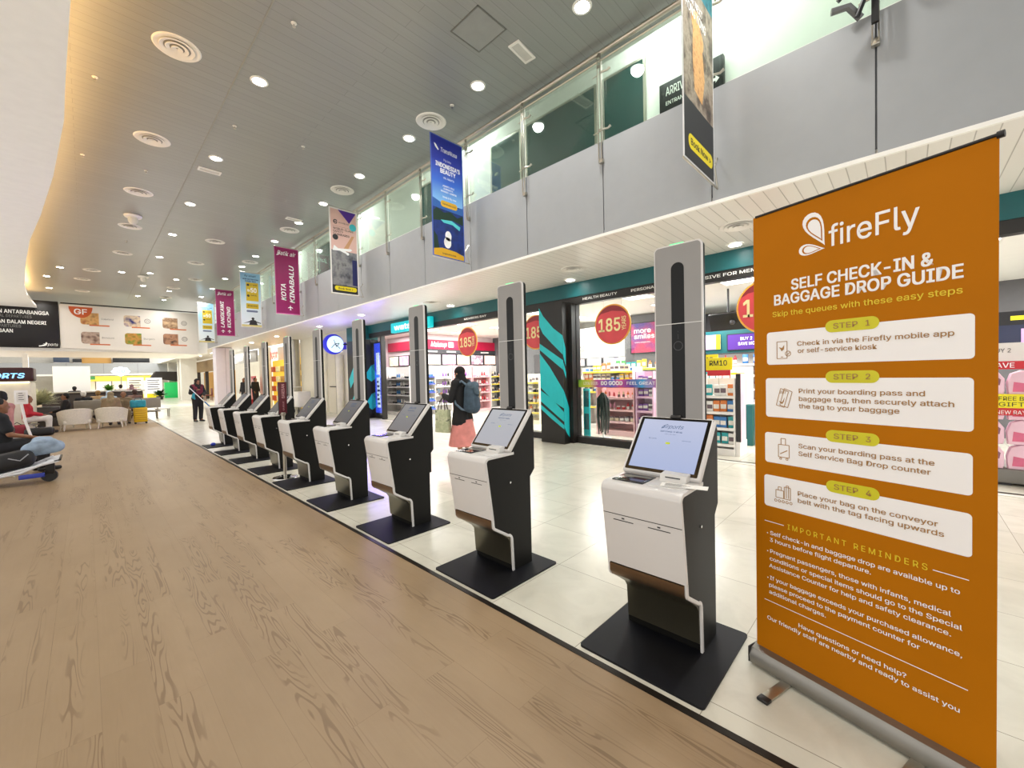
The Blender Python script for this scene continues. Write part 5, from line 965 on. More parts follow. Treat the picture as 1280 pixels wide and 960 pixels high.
for k, (x0, z0) in enumerate(((.71, 1.33), (2.30, 1.33), (3.88, 1.33), (.71, .36), (2.32, .38), (3.88, .43))):
    b = B(pict('food_print_%d' % k, FOOD[k], 2.2, 2)); b.rrect(fr, x0, z0, x0 + .66, z0 + .60, .12, .003, (0, 0, 1, 1)); q = b.build('picture', p)
    b = B(mat('caption_orange', '#cf6a34', .5, var=0)); b.rrect(fr, x0 + .3, z0 - .06, x0 + 1.05, z0 + .0, .03, .005); b.build('caption_bar', p)
    b = B(mat('brand_grey', '#8a8480', .5, var=0)); (b.text(fr, ['Cakeland', '', '', 'Dimsum', 'Burgers', ''][k], x0 + .75, z0 + .28, .09, x0 + 1.2, .004) if k in (0, 3, 4) else (b.ring(fr, x0 + .95, z0 + .34, .13, .03, .004), b.ring(fr, x0 + .95, z0 + .34, .06, .02, .004))); b.build('brand_mark', p)
b = B(BLACK); b.tube([(.05, .05, 2.34), (5.6, .05, 2.36)], .03, 6); b.build('top_rail', t)
t = thing('departures_sign', 'black hanging sign with white Malay and English departures lettering', 'sign', (-7.5, 29.95, 3.3)); b = B(mat('black_sign_face', '#0f0b0b', .35, var=0)); b.box(0, 6.68, -.03, .1, 0, 2.27, .02); p = b.build('panel', t); fr = FR((7.5, -.032, -3.3), (1, 0, 0), (0, 0, 1), (0, -1, 0))
b = B(mat('sign_white', '#e8e6e0', .5, emit='#e8e6e0', es=.25, var=0)); b.text(fr, 'PERLEPASAN ANTARABANGSA', -3.62, 4.88, .17, -1.13, .002, .03); b.text(fr, 'PERLEPASAN DALAM NEGERI', -3.5, 4.415, .16, -1.23, .002, .03); b.text(fr, 'KETIBAAN', -3.05, 3.985, .16, -2.27, .002, .03); b.build('lettering', p)
b = B(mat('sign_grey', '#8a8884', .5, var=0)); b.text(fr, 'INTERNATIONAL DEPARTURES', -3.5, 4.69, .13, -1.68, .002, .01); b.text(fr, 'DOMESTIC DEPARTURES', -3.6, 4.23, .13, -2.02, .002, .01); b.build('english_lettering', p)
b = B(mat('sign_white')); b.text(fr, 'airports', -1.38, 3.40, .14, -.88, .002, .0, .3); b.line(fr, [(-1.5, 3.38), (-1.3, 3.42), (-1.25, 3.56)], .05, .002); b.build('logo', p)
b = B(WHITE); b.box(-4, -3.55, 30.0, 30.3, 0, 3.3); b.box(-2.25, -2.05, 33, 33.3, 0, 3.3); struct('column_4', b)
# things in the upper far gallery
for k, (x0, x1, z0, z1, col, lab) in enumerate(((-2.0, -1.0, 3.5, 4.1, '#4a5a74', 'blue grey board standing in the far upper gallery'), (-.8, -.2, 3.5, 3.9, '#2a2c30', 'black cabinet in the far upper gallery'), (1.9, 4.6, 3.5, 4.2, '#26282a', 'dark wide window display in the far upper gallery'))):
    b = B(mat('gallery_' + col[1:], col, .4)); b.box(x0, x1, 56, 56.3, z0, z1, .03); b.use(SHW); b.box(x0, x1, 55.95, 56, z0, z0 + .06); tag(b.build(['gallery_board', 'gallery_cabinet', 'gallery_display'][k]), lab, ['board', 'cabinet', 'display'][k])
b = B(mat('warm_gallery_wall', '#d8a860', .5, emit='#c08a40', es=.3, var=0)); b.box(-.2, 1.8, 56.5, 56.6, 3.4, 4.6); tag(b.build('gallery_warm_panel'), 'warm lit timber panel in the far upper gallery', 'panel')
# food counters under the far gallery
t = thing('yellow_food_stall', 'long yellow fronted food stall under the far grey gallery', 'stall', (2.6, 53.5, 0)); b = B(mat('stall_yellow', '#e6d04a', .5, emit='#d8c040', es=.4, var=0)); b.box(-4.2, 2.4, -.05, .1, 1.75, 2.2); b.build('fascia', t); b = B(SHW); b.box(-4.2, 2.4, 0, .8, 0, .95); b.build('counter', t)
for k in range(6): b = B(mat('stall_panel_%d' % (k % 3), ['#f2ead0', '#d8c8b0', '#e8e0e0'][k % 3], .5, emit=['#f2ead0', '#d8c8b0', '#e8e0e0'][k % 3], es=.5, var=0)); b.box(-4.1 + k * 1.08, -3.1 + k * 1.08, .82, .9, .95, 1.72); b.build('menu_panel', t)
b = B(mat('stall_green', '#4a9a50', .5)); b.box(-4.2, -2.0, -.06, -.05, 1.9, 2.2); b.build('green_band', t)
t = thing('cloud_sign', 'pale blue scalloped lit sign above the yellow food stall', 'sign', (1.95, 45, 2.45)); b = B(mat('cloud_blue', '#cfe8f4', .4, emit='#cfe8f4', es=1.0, var=0)); b.prism([(.52 * math.cos(a) * (1 + .08 * math.cos(8 * a)), .36 * math.sin(a) * (1 + .08 * math.cos(8 * a))) for a in [i * PI / 24 for i in range(48)]], -.05, .05, 'Y'); p = b.build('board', t); b = B(INK); fr = FR((0, -.052, 0), (1, 0, 0), (0, 0, 1), (0, -1, 0)); b.ring(fr, -.12, 0, .1, .03); b.ring(fr, .14, 0, .1, .03); b.build('mark', p); b = B(STEEL); b.tube([(0, 0, -.3), (0, 0, -2.45)], .03, 8); b.build('pole', t)
for k, (x, z, w_, h, col, lab) in enumerate(((3.1, .5, 1.1, 1.5, '#e6dcc0', 'cream standing menu board before the yellow food stall'), (4.35, .3, 1.15, 1.65, '#e8e8ea', 'white and yellow menu board beside the palm plant'))):
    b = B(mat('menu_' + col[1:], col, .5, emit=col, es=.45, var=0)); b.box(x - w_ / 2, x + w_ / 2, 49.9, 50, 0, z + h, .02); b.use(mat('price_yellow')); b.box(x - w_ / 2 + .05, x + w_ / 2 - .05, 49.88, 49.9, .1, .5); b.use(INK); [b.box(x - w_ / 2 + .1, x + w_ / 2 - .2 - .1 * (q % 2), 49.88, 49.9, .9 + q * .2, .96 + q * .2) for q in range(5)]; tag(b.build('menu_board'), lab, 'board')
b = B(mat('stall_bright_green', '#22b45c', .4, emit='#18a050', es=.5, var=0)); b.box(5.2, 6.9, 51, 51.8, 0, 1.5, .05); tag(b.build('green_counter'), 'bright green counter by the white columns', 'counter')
b = B(mat('black_awning', '#2a2422', .6)); b.prism([(4.2, 1.9), (6.9, 1.5), (6.9, 2.5), (4.6, 2.55)], 51, 52.2, 'Y'); tag(b.build('dark_awning'), 'dark awning above the bright green counter', 'awning')
def leafy(name, loc, n_, L, lab, cat, m, pot, z0=.35, droop=.6, wd=.07):
    t = thing(name, lab, cat, loc); rnd = random.Random(len(lab))
    if pot: b = B(pot); b.lathe([(.001, 0), (.2, 0), (.26, z0), (.22, z0), (.20, z0 - .04), (.001, z0 - .04)], 18); b.build('pot', t)
    b = B(m)
    for k in range(n_):
        a = rnd.uniform(0, 2 * PI); e = rnd.uniform(.3, 1.3); l = L * rnd.uniform(.6, 1.1); P = []
        for q in range(6):
            s_ = q / 5; r_ = l * s_ * math.cos(e) ; P.append(Vector((r_ * math.cos(a), r_ * math.sin(a), z0 + l * (s_ * math.sin(e) - droop * s_ * s_ * .5))))
        side = Vector((-math.sin(a), math.cos(a), 0)); ww = [.2, .8, 1, .8, .5, .02]; V = []
        for p_, w_ in zip(P, ww): V += [p_ - side * wd * w_, p_ + side * wd * w_]
        b.add(V, [(2 * i, 2 * i + 1, 2 * i + 3, 2 * i + 2) for i in range(5)])
    b.build('leaves', t); return t
leafy('palm_plant', (4.5, 47.5, 0), 60, 1.1, 'dark green palm plant standing before the bright green counter', 'plant', mat('palm_green', '#1f4a24', .5, var=.3), SHD, .3, .7, .11)
leafy('flowering_shrub', (-1.25, 22.6, .62), 420, .85, 'pale cream flowering shrub beside the white rear projection board', 'plant', mat('pale_foliage', '#c9c7a4', .6, var=.25, vs_=12), None, .15, .5, .05)
b = B(mat('planter_dark', '#4c4844', .5)); b.box(-1.8, -.7, 22.2, 23.0, 0, .70, .02); tag(b.build('planter_box'), 'dark planter box under the pale flowering shrub', 'planter')
leafy('fern_plant', (.72, 26.05, 1.08), 60, .5, 'bright green fern on the dark divider beside the white board', 'plant', mat('fern_green', '#6a9a3a', .5, var=.3), None, .1, .7, .05)
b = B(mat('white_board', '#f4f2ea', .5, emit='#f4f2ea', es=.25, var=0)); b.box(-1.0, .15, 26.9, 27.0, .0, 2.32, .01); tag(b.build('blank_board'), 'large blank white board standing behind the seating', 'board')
b = B(mat('divider_brown', '#3a302a', .5)); b.box(-1.3, 1.85, 25.9, 26.2, 0, 1.12, .02); b.use(STEEL); b.box(-1.35, 1.9, 25.85, 26.25, 1.12, 1.18, .01); tag(b.build('low_divider'), 'long dark waist high divider behind the benches', 'divider')
# counter at the edge of the picture
t = thing('information_desk', 'cream information booth with a maroon lit name board', 'booth', (-2.9, 20, 0)); b = B(mat('booth_cream', '#e3dcc8', .5)); b.box(-.6, 1.70, 0, 1.6, 0, 1.6, .03); b.build('body', t); b = B(mat('booth_maroon', '#3a1418', .4)); b.box(-.6, 1.76, -.08, 1.0, 1.64, 2.07, .05, 3); p = b.build('name_board', t); b = B(mat('booth_blue_lit', '#8ac8f4', emit='#7cc4f8', es=1.8, var=0)); b.text(FR((0, -.082, 0), (1, 0, 0), (0, 0, 1), (0, -1, 0)), 'AIRPORTS', .35, 1.74, .15, 1.58, .002, .03, .2); b.build('lettering', p)
b = B(mat('booth_glow', '#fff2c8', emit='#fff0c0', es=3, var=0)); b.box(-.6, 1.66, -.05, -.02, 1.585, 1.625); b.build('strip_light', t)
t = thing('notice_stand', 'white framed notice on a slim floor stand before the booth', 'notice stand', (-1.28, 18, 0)); b = B(SHW); b.box(-.125, .125, -.02, .02, .98, 1.37, .008); p = b.build('frame', t); b = B(mat('notice_print', '#d8d4cc', .5)); fr = FR((0, -.021, 1.0), (1, 0, 0), (0, 0, 1), (0, -1, 0)); b.rect(fr, -.085, .04, .085, .31, .001); b.use(INK); [b.rect(fr, -.05, .10 + .06 * q, .05 - .02 * (q % 2), .115 + .06 * q, .002) for q in range(4)]; b.build('notice', p); b = B(SHW); b.tube([(0, .0, .98), (.05, .02, .5), (.15, .02, .02)], .03, 8); b.box(-.05, .3, -.12, .12, 0, .02, .005); b.build('post', t)
# ================================================================ SEATING
FAB = mat('cream_woven_shell', '#d8d0be', .6, var=.08, vs_=30)
def armchair(loc, rz, lab):
    t = thing('lounge_armchair', lab, 'armchair', loc, rz, 'cream lounge armchairs')
    b = B(FAB); V, F = [], []; n_ = 25
    for i in range(n_):
        a = math.radians(-200 + 220 * i / (n_ - 1)); s_ = i / (n_ - 1); hgt = .70 - .16 * abs(2 * s_ - 1) ** 2
        for rr, z in ((.36, .20), (.40, hgt), (.375, hgt + .012), (.34, .22)): V.append((rr * math.cos(a) * 1.05, rr * math.sin(a) * .9, z))
    for i in range(n_ - 1):
        for k in range(4): F.append((i * 4 + k, (i + 1) * 4 + k, (i + 1) * 4 + (k + 1) % 4, i * 4 + (k + 1) % 4))
    F += [(0, 1, 2, 3), tuple(4 * (n_ - 1) + k for k in (3, 2, 1, 0))]
    b.add(V, F); b.build('shell', t)
    b = B(FAB); b.box(-.33, .33, -.26, .30, .20, .335, .05, 3); b.build('seat_cushion', t)
    for x in (-.27, .27):
        for y in (-.22, .24): b = B(FAB); b.tube([(x * 1.12, y * 1.1, 0), (x, y, .22)], [.014, .028], 8); b.build('leg', t)
    return t
a1 = armchair((-.28, 19.75, 0), math.radians(10), 'cream lounge armchair turned away, back to back with another, beside the person in red')
a2 = dup(a1, (.58, 19.70, 0), math.radians(-12), 'cream lounge armchair turned away, between the other armchair and the yellow suitcase')
BN = mat('grey_bench_vinyl', '#8d867a', .55, var=.05)
def bench(loc, lab):
    t = thing('waiting_bench', lab, 'bench', loc, 0, 'grey waiting benches'); b = B(BN); b.box(-.6, .6, -.05, .03, .46, .88, .02); b.build('backrest', t); b = B(BN); b.box(-.6, .6, .03, .52, .28, .345, .02); b.build('seat', t)
    for x in (-.5, .5): b = B(STEEL); b.tube([(x, .0, .5), (x, .05, .36), (x, .24, .34), (x, .05, 0)], .02, 8); b.tube([(x, .24, .34), (x, .46, 0)], .02, 8); b.build('leg', t)
    return t
bn = bench((.25, 22.6, 0), 'grey waiting bench with high back standing behind the armchairs')
dup(bn, (1.55, 22.6, 0), label='grey waiting bench with high back beside the turquoise bag and yellow suitcase')
dup(bn, (.40, 24.0, 0), label='grey waiting bench of the second row, farther back beside the divider')
t = thing('side_table', 'small white low table behind the bench end near the tiled floor', 'table', (2.35, 23.6, 0)); b = B(SHW); b.box(-.3, .2, -.3, .3, .34, .38, .01); b.build('top', t); [B(STEEL).tube([(x, y, 0), (x, y, .34)], .02, 8).build('leg', t) for x in (-.25, .15) for y in (-.25, .25)]
t = thing('yellow_suitcase', 'bright yellow ribbed hard suitcase standing at the edge of the wooden floor', 'suitcase', (1.36, 20.4, 0)); b = B(mat('suitcase_yellow', '#e2b818', .35)); b.box(-.19, .19, -.13, .13, .06, .60, .04, 3)
p = b.build('shell', t)
for z in (.14, .22, .30, .38, .46, .52): b = B(mat('suitcase_rib', '#c89c10', .35)); b.box(-.17, .17, -.138, -.125, z, z + .035, .008); b.build('rib', p)
for x in (-.15, .15): b = B(BLACK); b.tube([(x, -.08, .032), (x, .0, .032)], .032, 12); b.box(x - .02, x + .02, -.06, -.02, .03, .07); b.build('wheel', t)
b = B(BLACK); b.tube([(-.08, .1, .6), (-.08, .1, .72), (.08, .1, .72), (.08, .1, .6)], .01, 6); b.build('pull_handle', t)
t = thing('turquoise_bag', 'turquoise shiny travel bag lying on top of the yellow suitcase', 'bag', (1.30, 20.38, .602)); b = B(mat('bag_turquoise', '#1f8ea2', .35, var=.25, vs_=8)); b.box(-.22, .22, -.12, .09, 0, .28, .06, 3); b.build('body', t); b = B(mat('bag_strap', '#14606e', .5)); b.tube([(-.1, -.10, .25), (-.07, -.1, .34), (.07, -.1, .34), (.1, -.10, .25)], .012, 6); b.build('strap', t)
# ================================================================ LUGGAGE TROLLEY
t = thing('luggage_trolley', 'white and blue airport luggage trolley at the picture edge, tilted nose forward', 'trolley', (-.42, 9.75, 0)); CW = mat('trolley_white', '#dfe2e8', .35, .2); CB = mat('trolley_blue', '#2a3a9c', .4)
b = B(CW); M = Matrix.Rotation(-.20, 4, 'Y'); b.box(-.62, .12, -.26, .26, .28, .31, .008, 2, M); b.box(-.02, .16, -.30, .30, .285, .33, .012, 2, M); b.build('platform', t)
b = B(BLACK); b.box(.10, .18, -.3, .3, .30, .325, .006, 2, M); b.build('nose_bumper', t)
b = B(CW); b.tube([(-.95, -.24, .12), (-.30, -.24, .20), (.02, -.24, .34)], .022, 8); b.tube([(-.95, .24, .12), (-.30, .24, .20), (.02, .24, .34)], .022, 8); b.build('side_rail', t)
b = B(CB); b.box(-.32, -.06, -.28, -.26, .10, .17, .01); b.build('brake_bar', t)
b = B(BLACK); b.lathe([(.001, -.03), (.085, -.03), (.095, 0), (.085, .03), (.001, .03)], 20, (-.02, -.12, .095), Matrix.Rotation(PI / 2, 4, 'X')); b.box(-.06, .04, -.16, -.08, .12, .33, .01); b.build('front_wheel', t)
for y in (-.27, .27): b = B(BLACK); b.lathe([(.001, -.03), (.10, -.03), (.10, .03), (.001, .03)], 20, (-.92, y, .10), Matrix.Rotation(PI / 2, 4, 'X')); b.build('rear_wheel', t)
b = B(CW); [b.tube([(-.66, y, .14), (-.86, y, .7), (-.97, y, 1.05)], .03, 8) for y in (-.26, .26)]; b.box(-.80, -.76, -.26, .26, .3, .62, .01, 2, Matrix.Rotation(-.15, 4, 'Y')); b.build('back_frame', t)
b = B(CB); b.tube([(-.97, -.3, 1.05), (-.97, .3, 1.05)], .028, 8); b.box(-.8, -.55, -.29, -.25, .12, .24, .02); b.box(-.68, -.55, -.30, -.27, .30, .40, .02); b.build('handle_bar', t)
t = thing('black_holdall', 'black soft holdall lying on the luggage trolley', 'bag', (-.78, 9.72, .20)); t.rotation_euler = (0, -.2, 0); b = B(mat('holdall_black', '#16161a', .6, var=.3, vs_=12)); b.box(-.2, .24, -.24, .22, .05, .30, .09, 4); b.build('body', t); b = B(mat('grey_cord', '#9a9aa0', .5)); b.tube([(.0, -.24, .24), (.1, -.25, .17), (.2, -.24, .24)], .008, 6); b.build('strap', t)
o = blob('blue_bundle', [((-.12, 0, .06), (.14, 0, .08), .11, .10), ((-.1, -.08, .1), (.1, -.06, .15), .08, .07), ((-.1, .08, .1), (.08, .08, .14), .08, .06), ((-.04, 0, .18), (.06, 0, .19), .08, .06), ((-.1, -.1, .17), (.02, -.12, .2), .03, .04)], mat('pale_denim', '#8fa2b8', .75, var=.25, vs_=9), None, .02, 3)
o.location = (-.50, 9.72, .45); tag(o, 'pale blue crumpled jacket bundle on the front of the luggage trolley', 'jacket')
# ================================================================ PEOPLE
SK = mat('skin_brown', '#8a5f45', .55); SKL = mat('skin_light', '#b98a68', .55)
def hand(w_, d, up, s=1., curl=.5, thumb=1):
    """palm, five bent fingers of different lengths; d = pointing direction, up = back of the hand"""
    w_, d, up = Vector(w_), Vector(d).normalized(), Vector(up); up = (up - d * up.dot(d)).normalized(); q = d.cross(up) * thumb; P = []
    pc = w_ + d * .05 * s
    P.append((w_, pc + d * .03 * s, .022 * s, .026 * s)); P.append((pc - q * .018 * s, pc + q * .018 * s + d * .02 * s, .02 * s, .02 * s))
    for k, L in enumerate((.066, .078, .072, .056)):
        b0 = pc + d * .035 * s + q * (.027 - .018 * k) * s; m1 = b0 + (d * math.cos(curl) - up * math.sin(curl)) * L * .55 * s; m2 = m1 + (d * math.cos(curl * 2.2) - up * math.sin(curl * 2.2)) * L * .5 * s
        P += [(b0, m1, .0095 * s, .009 * s), (m1, m2, .009 * s, .0075 * s)]
    t0 = w_ + d * .025 * s + q * .022 * s; t1 = t0 + (d * .6 + q * .7 - up * .2).normalized() * .035 * s; t2 = t1 + (d * .95 + q * .1 - up * .3).normalized() * .03 * s
    return P + [(t0, t1, .012 * s, .0105 * s), (t1, t2, .0105 * s, .009 * s)]
def head(c_, s=1.):
    """skull, jaw, nose, brow, lips, ears; face towards +y"""
    c_ = Vector(c_); A = lambda x, y, z: c_ + Vector((x, y, z)) * s
    return [(A(0, -.005, .03), (.074 * s, .094 * s, .088 * s)), (A(0, .022, -.045), (.056 * s, .066 * s, .07 * s)), (A(0, .088, .006), A(0, .104, -.022), .010 * s, .013 * s), (A(-.03, .075, .026), A(.03, .075, .026), .018 * s, .018 * s), (A(-.016, .082, -.055), A(.016, .082, -.055), .010 * s, .010 * s), (A(0, .07, -.095), (.025 * s, .022 * s, .02 * s)), (A(-.074, -.008, -.004), (.012 * s, .022 * s, .032 * s)), (A(.074, -.008, -.004), (.012 * s, .022 * s, .032 * s))]
def person(label, loc, rz, pose='stand', top='#222222', bottom='#222222', hair='hair', hcol='#161214', skin=SK, sc=1., vox=.02, skirt=False, arms=None, shoes='#1a1a1a', sleeves=True, lean=0., fine=False, legs=None):
    t = thing('person', label, 'person', loc, rz, 'people in the hall'); t.scale = (sc,) * 3
    sit = pose == 'sit'; dz = -.44 if sit else 0
    def T(x, y, z): return Vector((x, y + (z - .9) * lean if z > .9 else y, z + dz))
    hipz = .90
    J = {}
    for s_, n_ in ((-1, 'l'), (1, 'r')):
        J['hip' + n_] = T(s_ * .09, 0, hipz)
        if sit: J['knee' + n_] = Vector((s_ * .11, .43, .48)); J['ank' + n_] = Vector((s_ * .11, .42, .09)); J['toe' + n_] = Vector((s_ * .12, .57, .04))
        else: J['knee' + n_] = Vector((s_ * .10, .02, .48)); J['ank' + n_] = Vector((s_ * .10, -.02, .09)); J['toe' + n_] = Vector((s_ * .12, .13, .035))
        J['sh' + n_] = T(s_ * .165, -.01, 1.345)
        J['el' + n_] = T(s_ * .225, -.01 if not sit else .05, 1.09); J['wr' + n_] = T(s_ * .19, .10, .88) if not sit else Vector((s_ * .13, .30, .58))
    if arms: J.update({k: Vector(v) for k, v in arms.items()})
    if legs: J.update({k: Vector(v) for k, v in legs.items()})
    H = T(0, .02, 1.525); N = T(0, 0, 1.40); CH = T(0, 0, 1.22); PE = T(0, 0, .93)
    P = head(H) + [(N - Vector((0, 0, .04)), H - Vector((0, .01, .05)), .052, .05), (CH + Vector((-.06, 0, 0)), PE + Vector((-.05, 0, 0)), .10, .10), (CH + Vector((.06, 0, 0)), PE + Vector((.05, 0, 0)), .10, .10), (J['shl'], J['shr'], .062, .062)]
    for n_ in 'lr':
        P += [(J['sh' + n_], J['el' + n_], .050, .040), (J['el' + n_], J['wr' + n_], .040, .026), (J['hip' + n_], J['knee' + n_], .082, .058), (J['knee' + n_], J['ank' + n_], .056, .036), (J['ank' + n_], J['toe' + n_], .036, .026)]
        d = (J['wr' + n_] - J['el' + n_]); P += hand(J['wr' + n_], d, (0, 0, 1) if abs(d.normalized().z) < .8 else (0, 1, 0), 1., .45, 1 if n_ == 'l' else -1)
    blob('body', P, skin, t, vox, 3)
    m = mat('cloth_' + top[1:], top, .8, var=.15, vs_=9); q = .016
    P = [(CH + Vector((-.065, 0, .02)), PE + Vector((-.055, 0, -.04)), .105 + q, .105 + q), (CH + Vector((.065, 0, .02)), PE + Vector((.055, 0, -.04)), .105 + q, .105 + q), (J['shl'], J['shr'], .064 + q, .064 + q), (N - Vector((0, 0, .05)), N, .07, .058)]
    for n_ in 'lr':
        if sleeves: P += [(J['sh' + n_], J['el' + n_], .055 + q, .045 + q), (J['el' + n_], J['el' + n_].lerp(J['wr' + n_], .9), .045 + q, .03 + q)]
        else: P += [(J['sh' + n_], J['sh' + n_].lerp(J['el' + n_], .7), .055 + q, .05 + q)]
    if skirt: P += [(PE + Vector((-.05, 0, -.05)), (-.07, 0, .68), .13, .15), (PE + Vector((.05, 0, -.05)), (.07, 0, .68), .13, .15)]
    blob('top', P, m, t, vox, 3)
    m = mat('cloth_' + bottom[1:], bottom, .8, var=.12, vs_=9)
    if skirt:
        b = B(m); R = []
        for i in range(9): f = i / 8; R.append((1, .72 - .45 * f, .19 + .09 * f))
        V = []; n_ = 40
        for _, z, r_ in R: V += [(r_ * math.cos(2 * PI * k / n_) * (1 + .04 * math.sin(9 * 2 * PI * k / n_) * (.75 - z)), r_ * .85 * math.sin(2 * PI * k / n_) * (1 + .05 * math.sin(7 * 2 * PI * k / n_) * (.75 - z)), z) for k in range(n_)]
        F = [(i * n_ + k, i * n_ + (k + 1) % n_, (i + 1) * n_ + (k + 1) % n_, (i + 1) * n_ + k) for i in range(8) for k in range(n_)] + [tuple(range(n_))]
        b.add(V, F); b.build('skirt', t)
    else:
        P = [(J['hipl'], J['hipr'], .10 + q, .10 + q)]
        for n_ in 'lr': P += [(J['hip' + n_], J['knee' + n_], .088 + q, .066 + q), (J['knee' + n_], J['knee' + n_].lerp(J['ank' + n_], .92), .064 + q, .05 + q)]
        blob('trousers', P, m, t, vox, 3)
    m = mat('hair_' + hcol[1:], hcol, .8, var=.2, vs_=12)
    A = lambda x, y, z: H + Vector((x, y, z))
    if hair == 'hijab':
        P = [(A(0, -.014, .034), (.089, .102, .094)), (A(0, -.03, -.05), (.088, .085, .09)), (A(0, -.04, -.08), A(0, -.06, -.20), .085, .12), (A(-.05, -.0, -.13), A(-.09, .0, -.22), .07, .075), (A(.05, -.0, -.13), A(.09, .0, -.22), .07, .075), (A(0, .03, -.13), A(0, .06, -.22), .06, .07)]
        blob('headscarf', P, m, t, vox * .8, 3)
    else:
        P = [(A(0, -.026, .045), (.085, .088, .088)), (A(0, -.055, -.01), (.078, .06, .075))]
        if hair == 'cap': P.append((A(-.03, .085, .06), A(.03, .085, .06), .028, .028))
        if hair == 'long': P.append((A(0, -.07, -.02), A(0, -.07, -.2), .07, .06))
        blob('cap' if hair == 'cap' else 'hair', P, m, t, vox * .8, 3)
    for n_ in 'lr': blob('shoe', [(J['ank' + n_] + Vector((0, -.03, -.045)), J['toe' + n_] + Vector((0, .02, 0)), .044, .036)], mat('shoe_' + shoes[1:], shoes, .5), t, .016, 2)
    return t
# the woman with the backpack
wl_ = person('woman in black headscarf, black top and pink skirt looking at her phone', (4.61, 5.67, 0), math.radians(13), 'stand', '#121114', '#d98a84', 'hijab', '#0e0c0e', SKL, 1.01, .0095, True,
       {'ell': (-.24, .06, 1.07), 'wrl': (-.15, .30, 1.15), 'elr': (.23, .03, 1.06), 'wrr': (.10, .30, 1.10)}, '#3a2c28', lean=.05)
def at_w(o, loc): o.location = wl_.matrix_basis @ Vector(loc); o.rotation_euler = wl_.rotation_euler
t = thing('mobile_phone', 'dark mobile phone held in the hand of the woman in the pink skirt', 'phone'); b = B(BLACK); b.box(-.036, .036, -.004, .004, -.07, .07, .004); b.build('case', t); b = B(mat('phone_screen', '#8090a0', .2, emit='#a0b0c0', es=.5, var=0)); b.box(-.032, .032, -.0052, -.0042, -.064, .064); b.build('display', t)
at_w(t, (-.13, .405, 1.20)); t.rotation_euler = (-.5, 0, wl_.rotation_euler.z)
t = thing('denim_backpack', 'grey blue denim backpack worn on the back of the woman in the pink skirt', 'backpack'); DN = mat('backpack_denim', '#3a4c5c', .75, var=.25, vs_=14)
blob('body', [((-.07, -.10, .12), (-.06, -.09, .42), .11, .09), ((.07, -.10, .12), (.06, -.09, .42), .11, .09), ((0, -.14, .10), (0, -.12, .30), .11, .09), ((-.12, -.08, .1), (-.11, -.08, .24), .06, .05), ((.12, -.08, .1), (.11, -.08, .24), .06, .05)], DN, t, .012, 2)
blob('flap', [((-.07, -.12, .48), (.07, -.12, .48), .075, .075), ((0, -.16, .46), (0, -.215, .36), .06, .05)], mat('backpack_flap', '#4c5e6c', .75, var=.25, vs_=14), t, .012, 2)
b = B(mat('tan_strap', '#b09a7a', .6)); b.tube([(0, -.20, .45), (.01, -.265, .36), (0, -.26, .28)], .012, 8); b.build('buckle_strap', t)
for s_ in (-1, 1): b = B(mat('strap_blue_grey', '#5f7284', .7)); b.tube([(s_ * .09, -.05, .50), (s_ * .12, .03, .565), (s_ * .13, .125, .50), (s_ * .155, .165, .35), (s_ * .175, .12, .17), (s_ * .17, .0, .08), (s_ * .13, -.07, .06)], [.02] * 7, 8); b.build('shoulder_strap', t)
at_w(t, (0, -.115, .83))
t = thing('printed_tote_bag', 'pale green printed tote bag hanging from the arm of the woman in the pink skirt', 'bag'); b = B(pict('tote_print', ['#c4c8a4', '#b4bc96', '#d2d4b4', '#4a5a42'], 9, 3, rough=.7)); b.prism([(-.15, .0), (.15, .0), (.138, .40), (-.138, .40)], -.05, .05, 'X', bev=.008); b.build('body', t)
for x in (-.045, .045): b = B(mat('tote_handle', '#3a2c26', .6)); b.tube([(x, -.08, .38), (x * .4, -.05, .55), (0, 0, .62), (x * .4, .05, .55), (x, .08, .38)], .008, 6); b.build('handle', t)
at_w(t, (-.205, .27, .50))
# the cleaner
cl2 = person('cleaner in black with a maroon vest holding a broom beyond the last kiosk', (2.88, 19.15, 0), math.radians(200), 'stand', '#1a1719', '#141214', 'hijab', '#1a1214', SK, .98, .016, False, {'ell': (-.24, .04, 1.08), 'wrl': (-.06, .24, 1.0), 'elr': (.25, .02, 1.10), 'wrr': (.16, .24, 1.20)})
blob('vest', [((-.065, 0, 1.26), (-.06, 0, 1.05), .128, .125), ((.065, 0, 1.26), (.06, 0, 1.05), .128, .125), ((-.15, -.01, 1.35), (.15, -.01, 1.35), .087, .087)], mat('maroon_vest', '#6a1f30', .8, var=.1), cl2, .018, 3)
t = thing('broom', 'broom with a long white handle held across by the cleaner', 'broom', (2.88, 18.9, 0)); b = B(SHW); b.tube([(-.30, -.03, 1.32), (.26, -.08, .62)], .014, 8); b.build('handle', t); b = B(mat('broom_blue', '#2a6aa8', .5)); b.tube([(.16, -.07, .75), (.30, -.085, .57)], .02, 8); b.build('sleeve', t); b = B(mat('broom_head', '#2a2a30', .7)); b.prism([(-.10, 0), (.10, 0), (.07, .16), (-.07, .16)], .0, .06, 'Y'); q_ = b.build('brush', t); q_.location = (.60, -.12, 0); b = B(SHW); b.tube([(.26, -.08, .62), (.60, -.09, .15)], .013, 8); b.build('lower_handle', t)
t = blob('cleaning_cloth', [((0, 0, 0), (.03, 0, .12), .05, .04), ((.03, 0, .02), (.05, .0, -.06), .03, .03)], mat('cloth_teal', '#2a8a9a', .8), None, .014, 3); t.location = (2.70, 18.84, .93); tag(t, 'teal cleaning cloth in the hand of the cleaner', 'cloth')
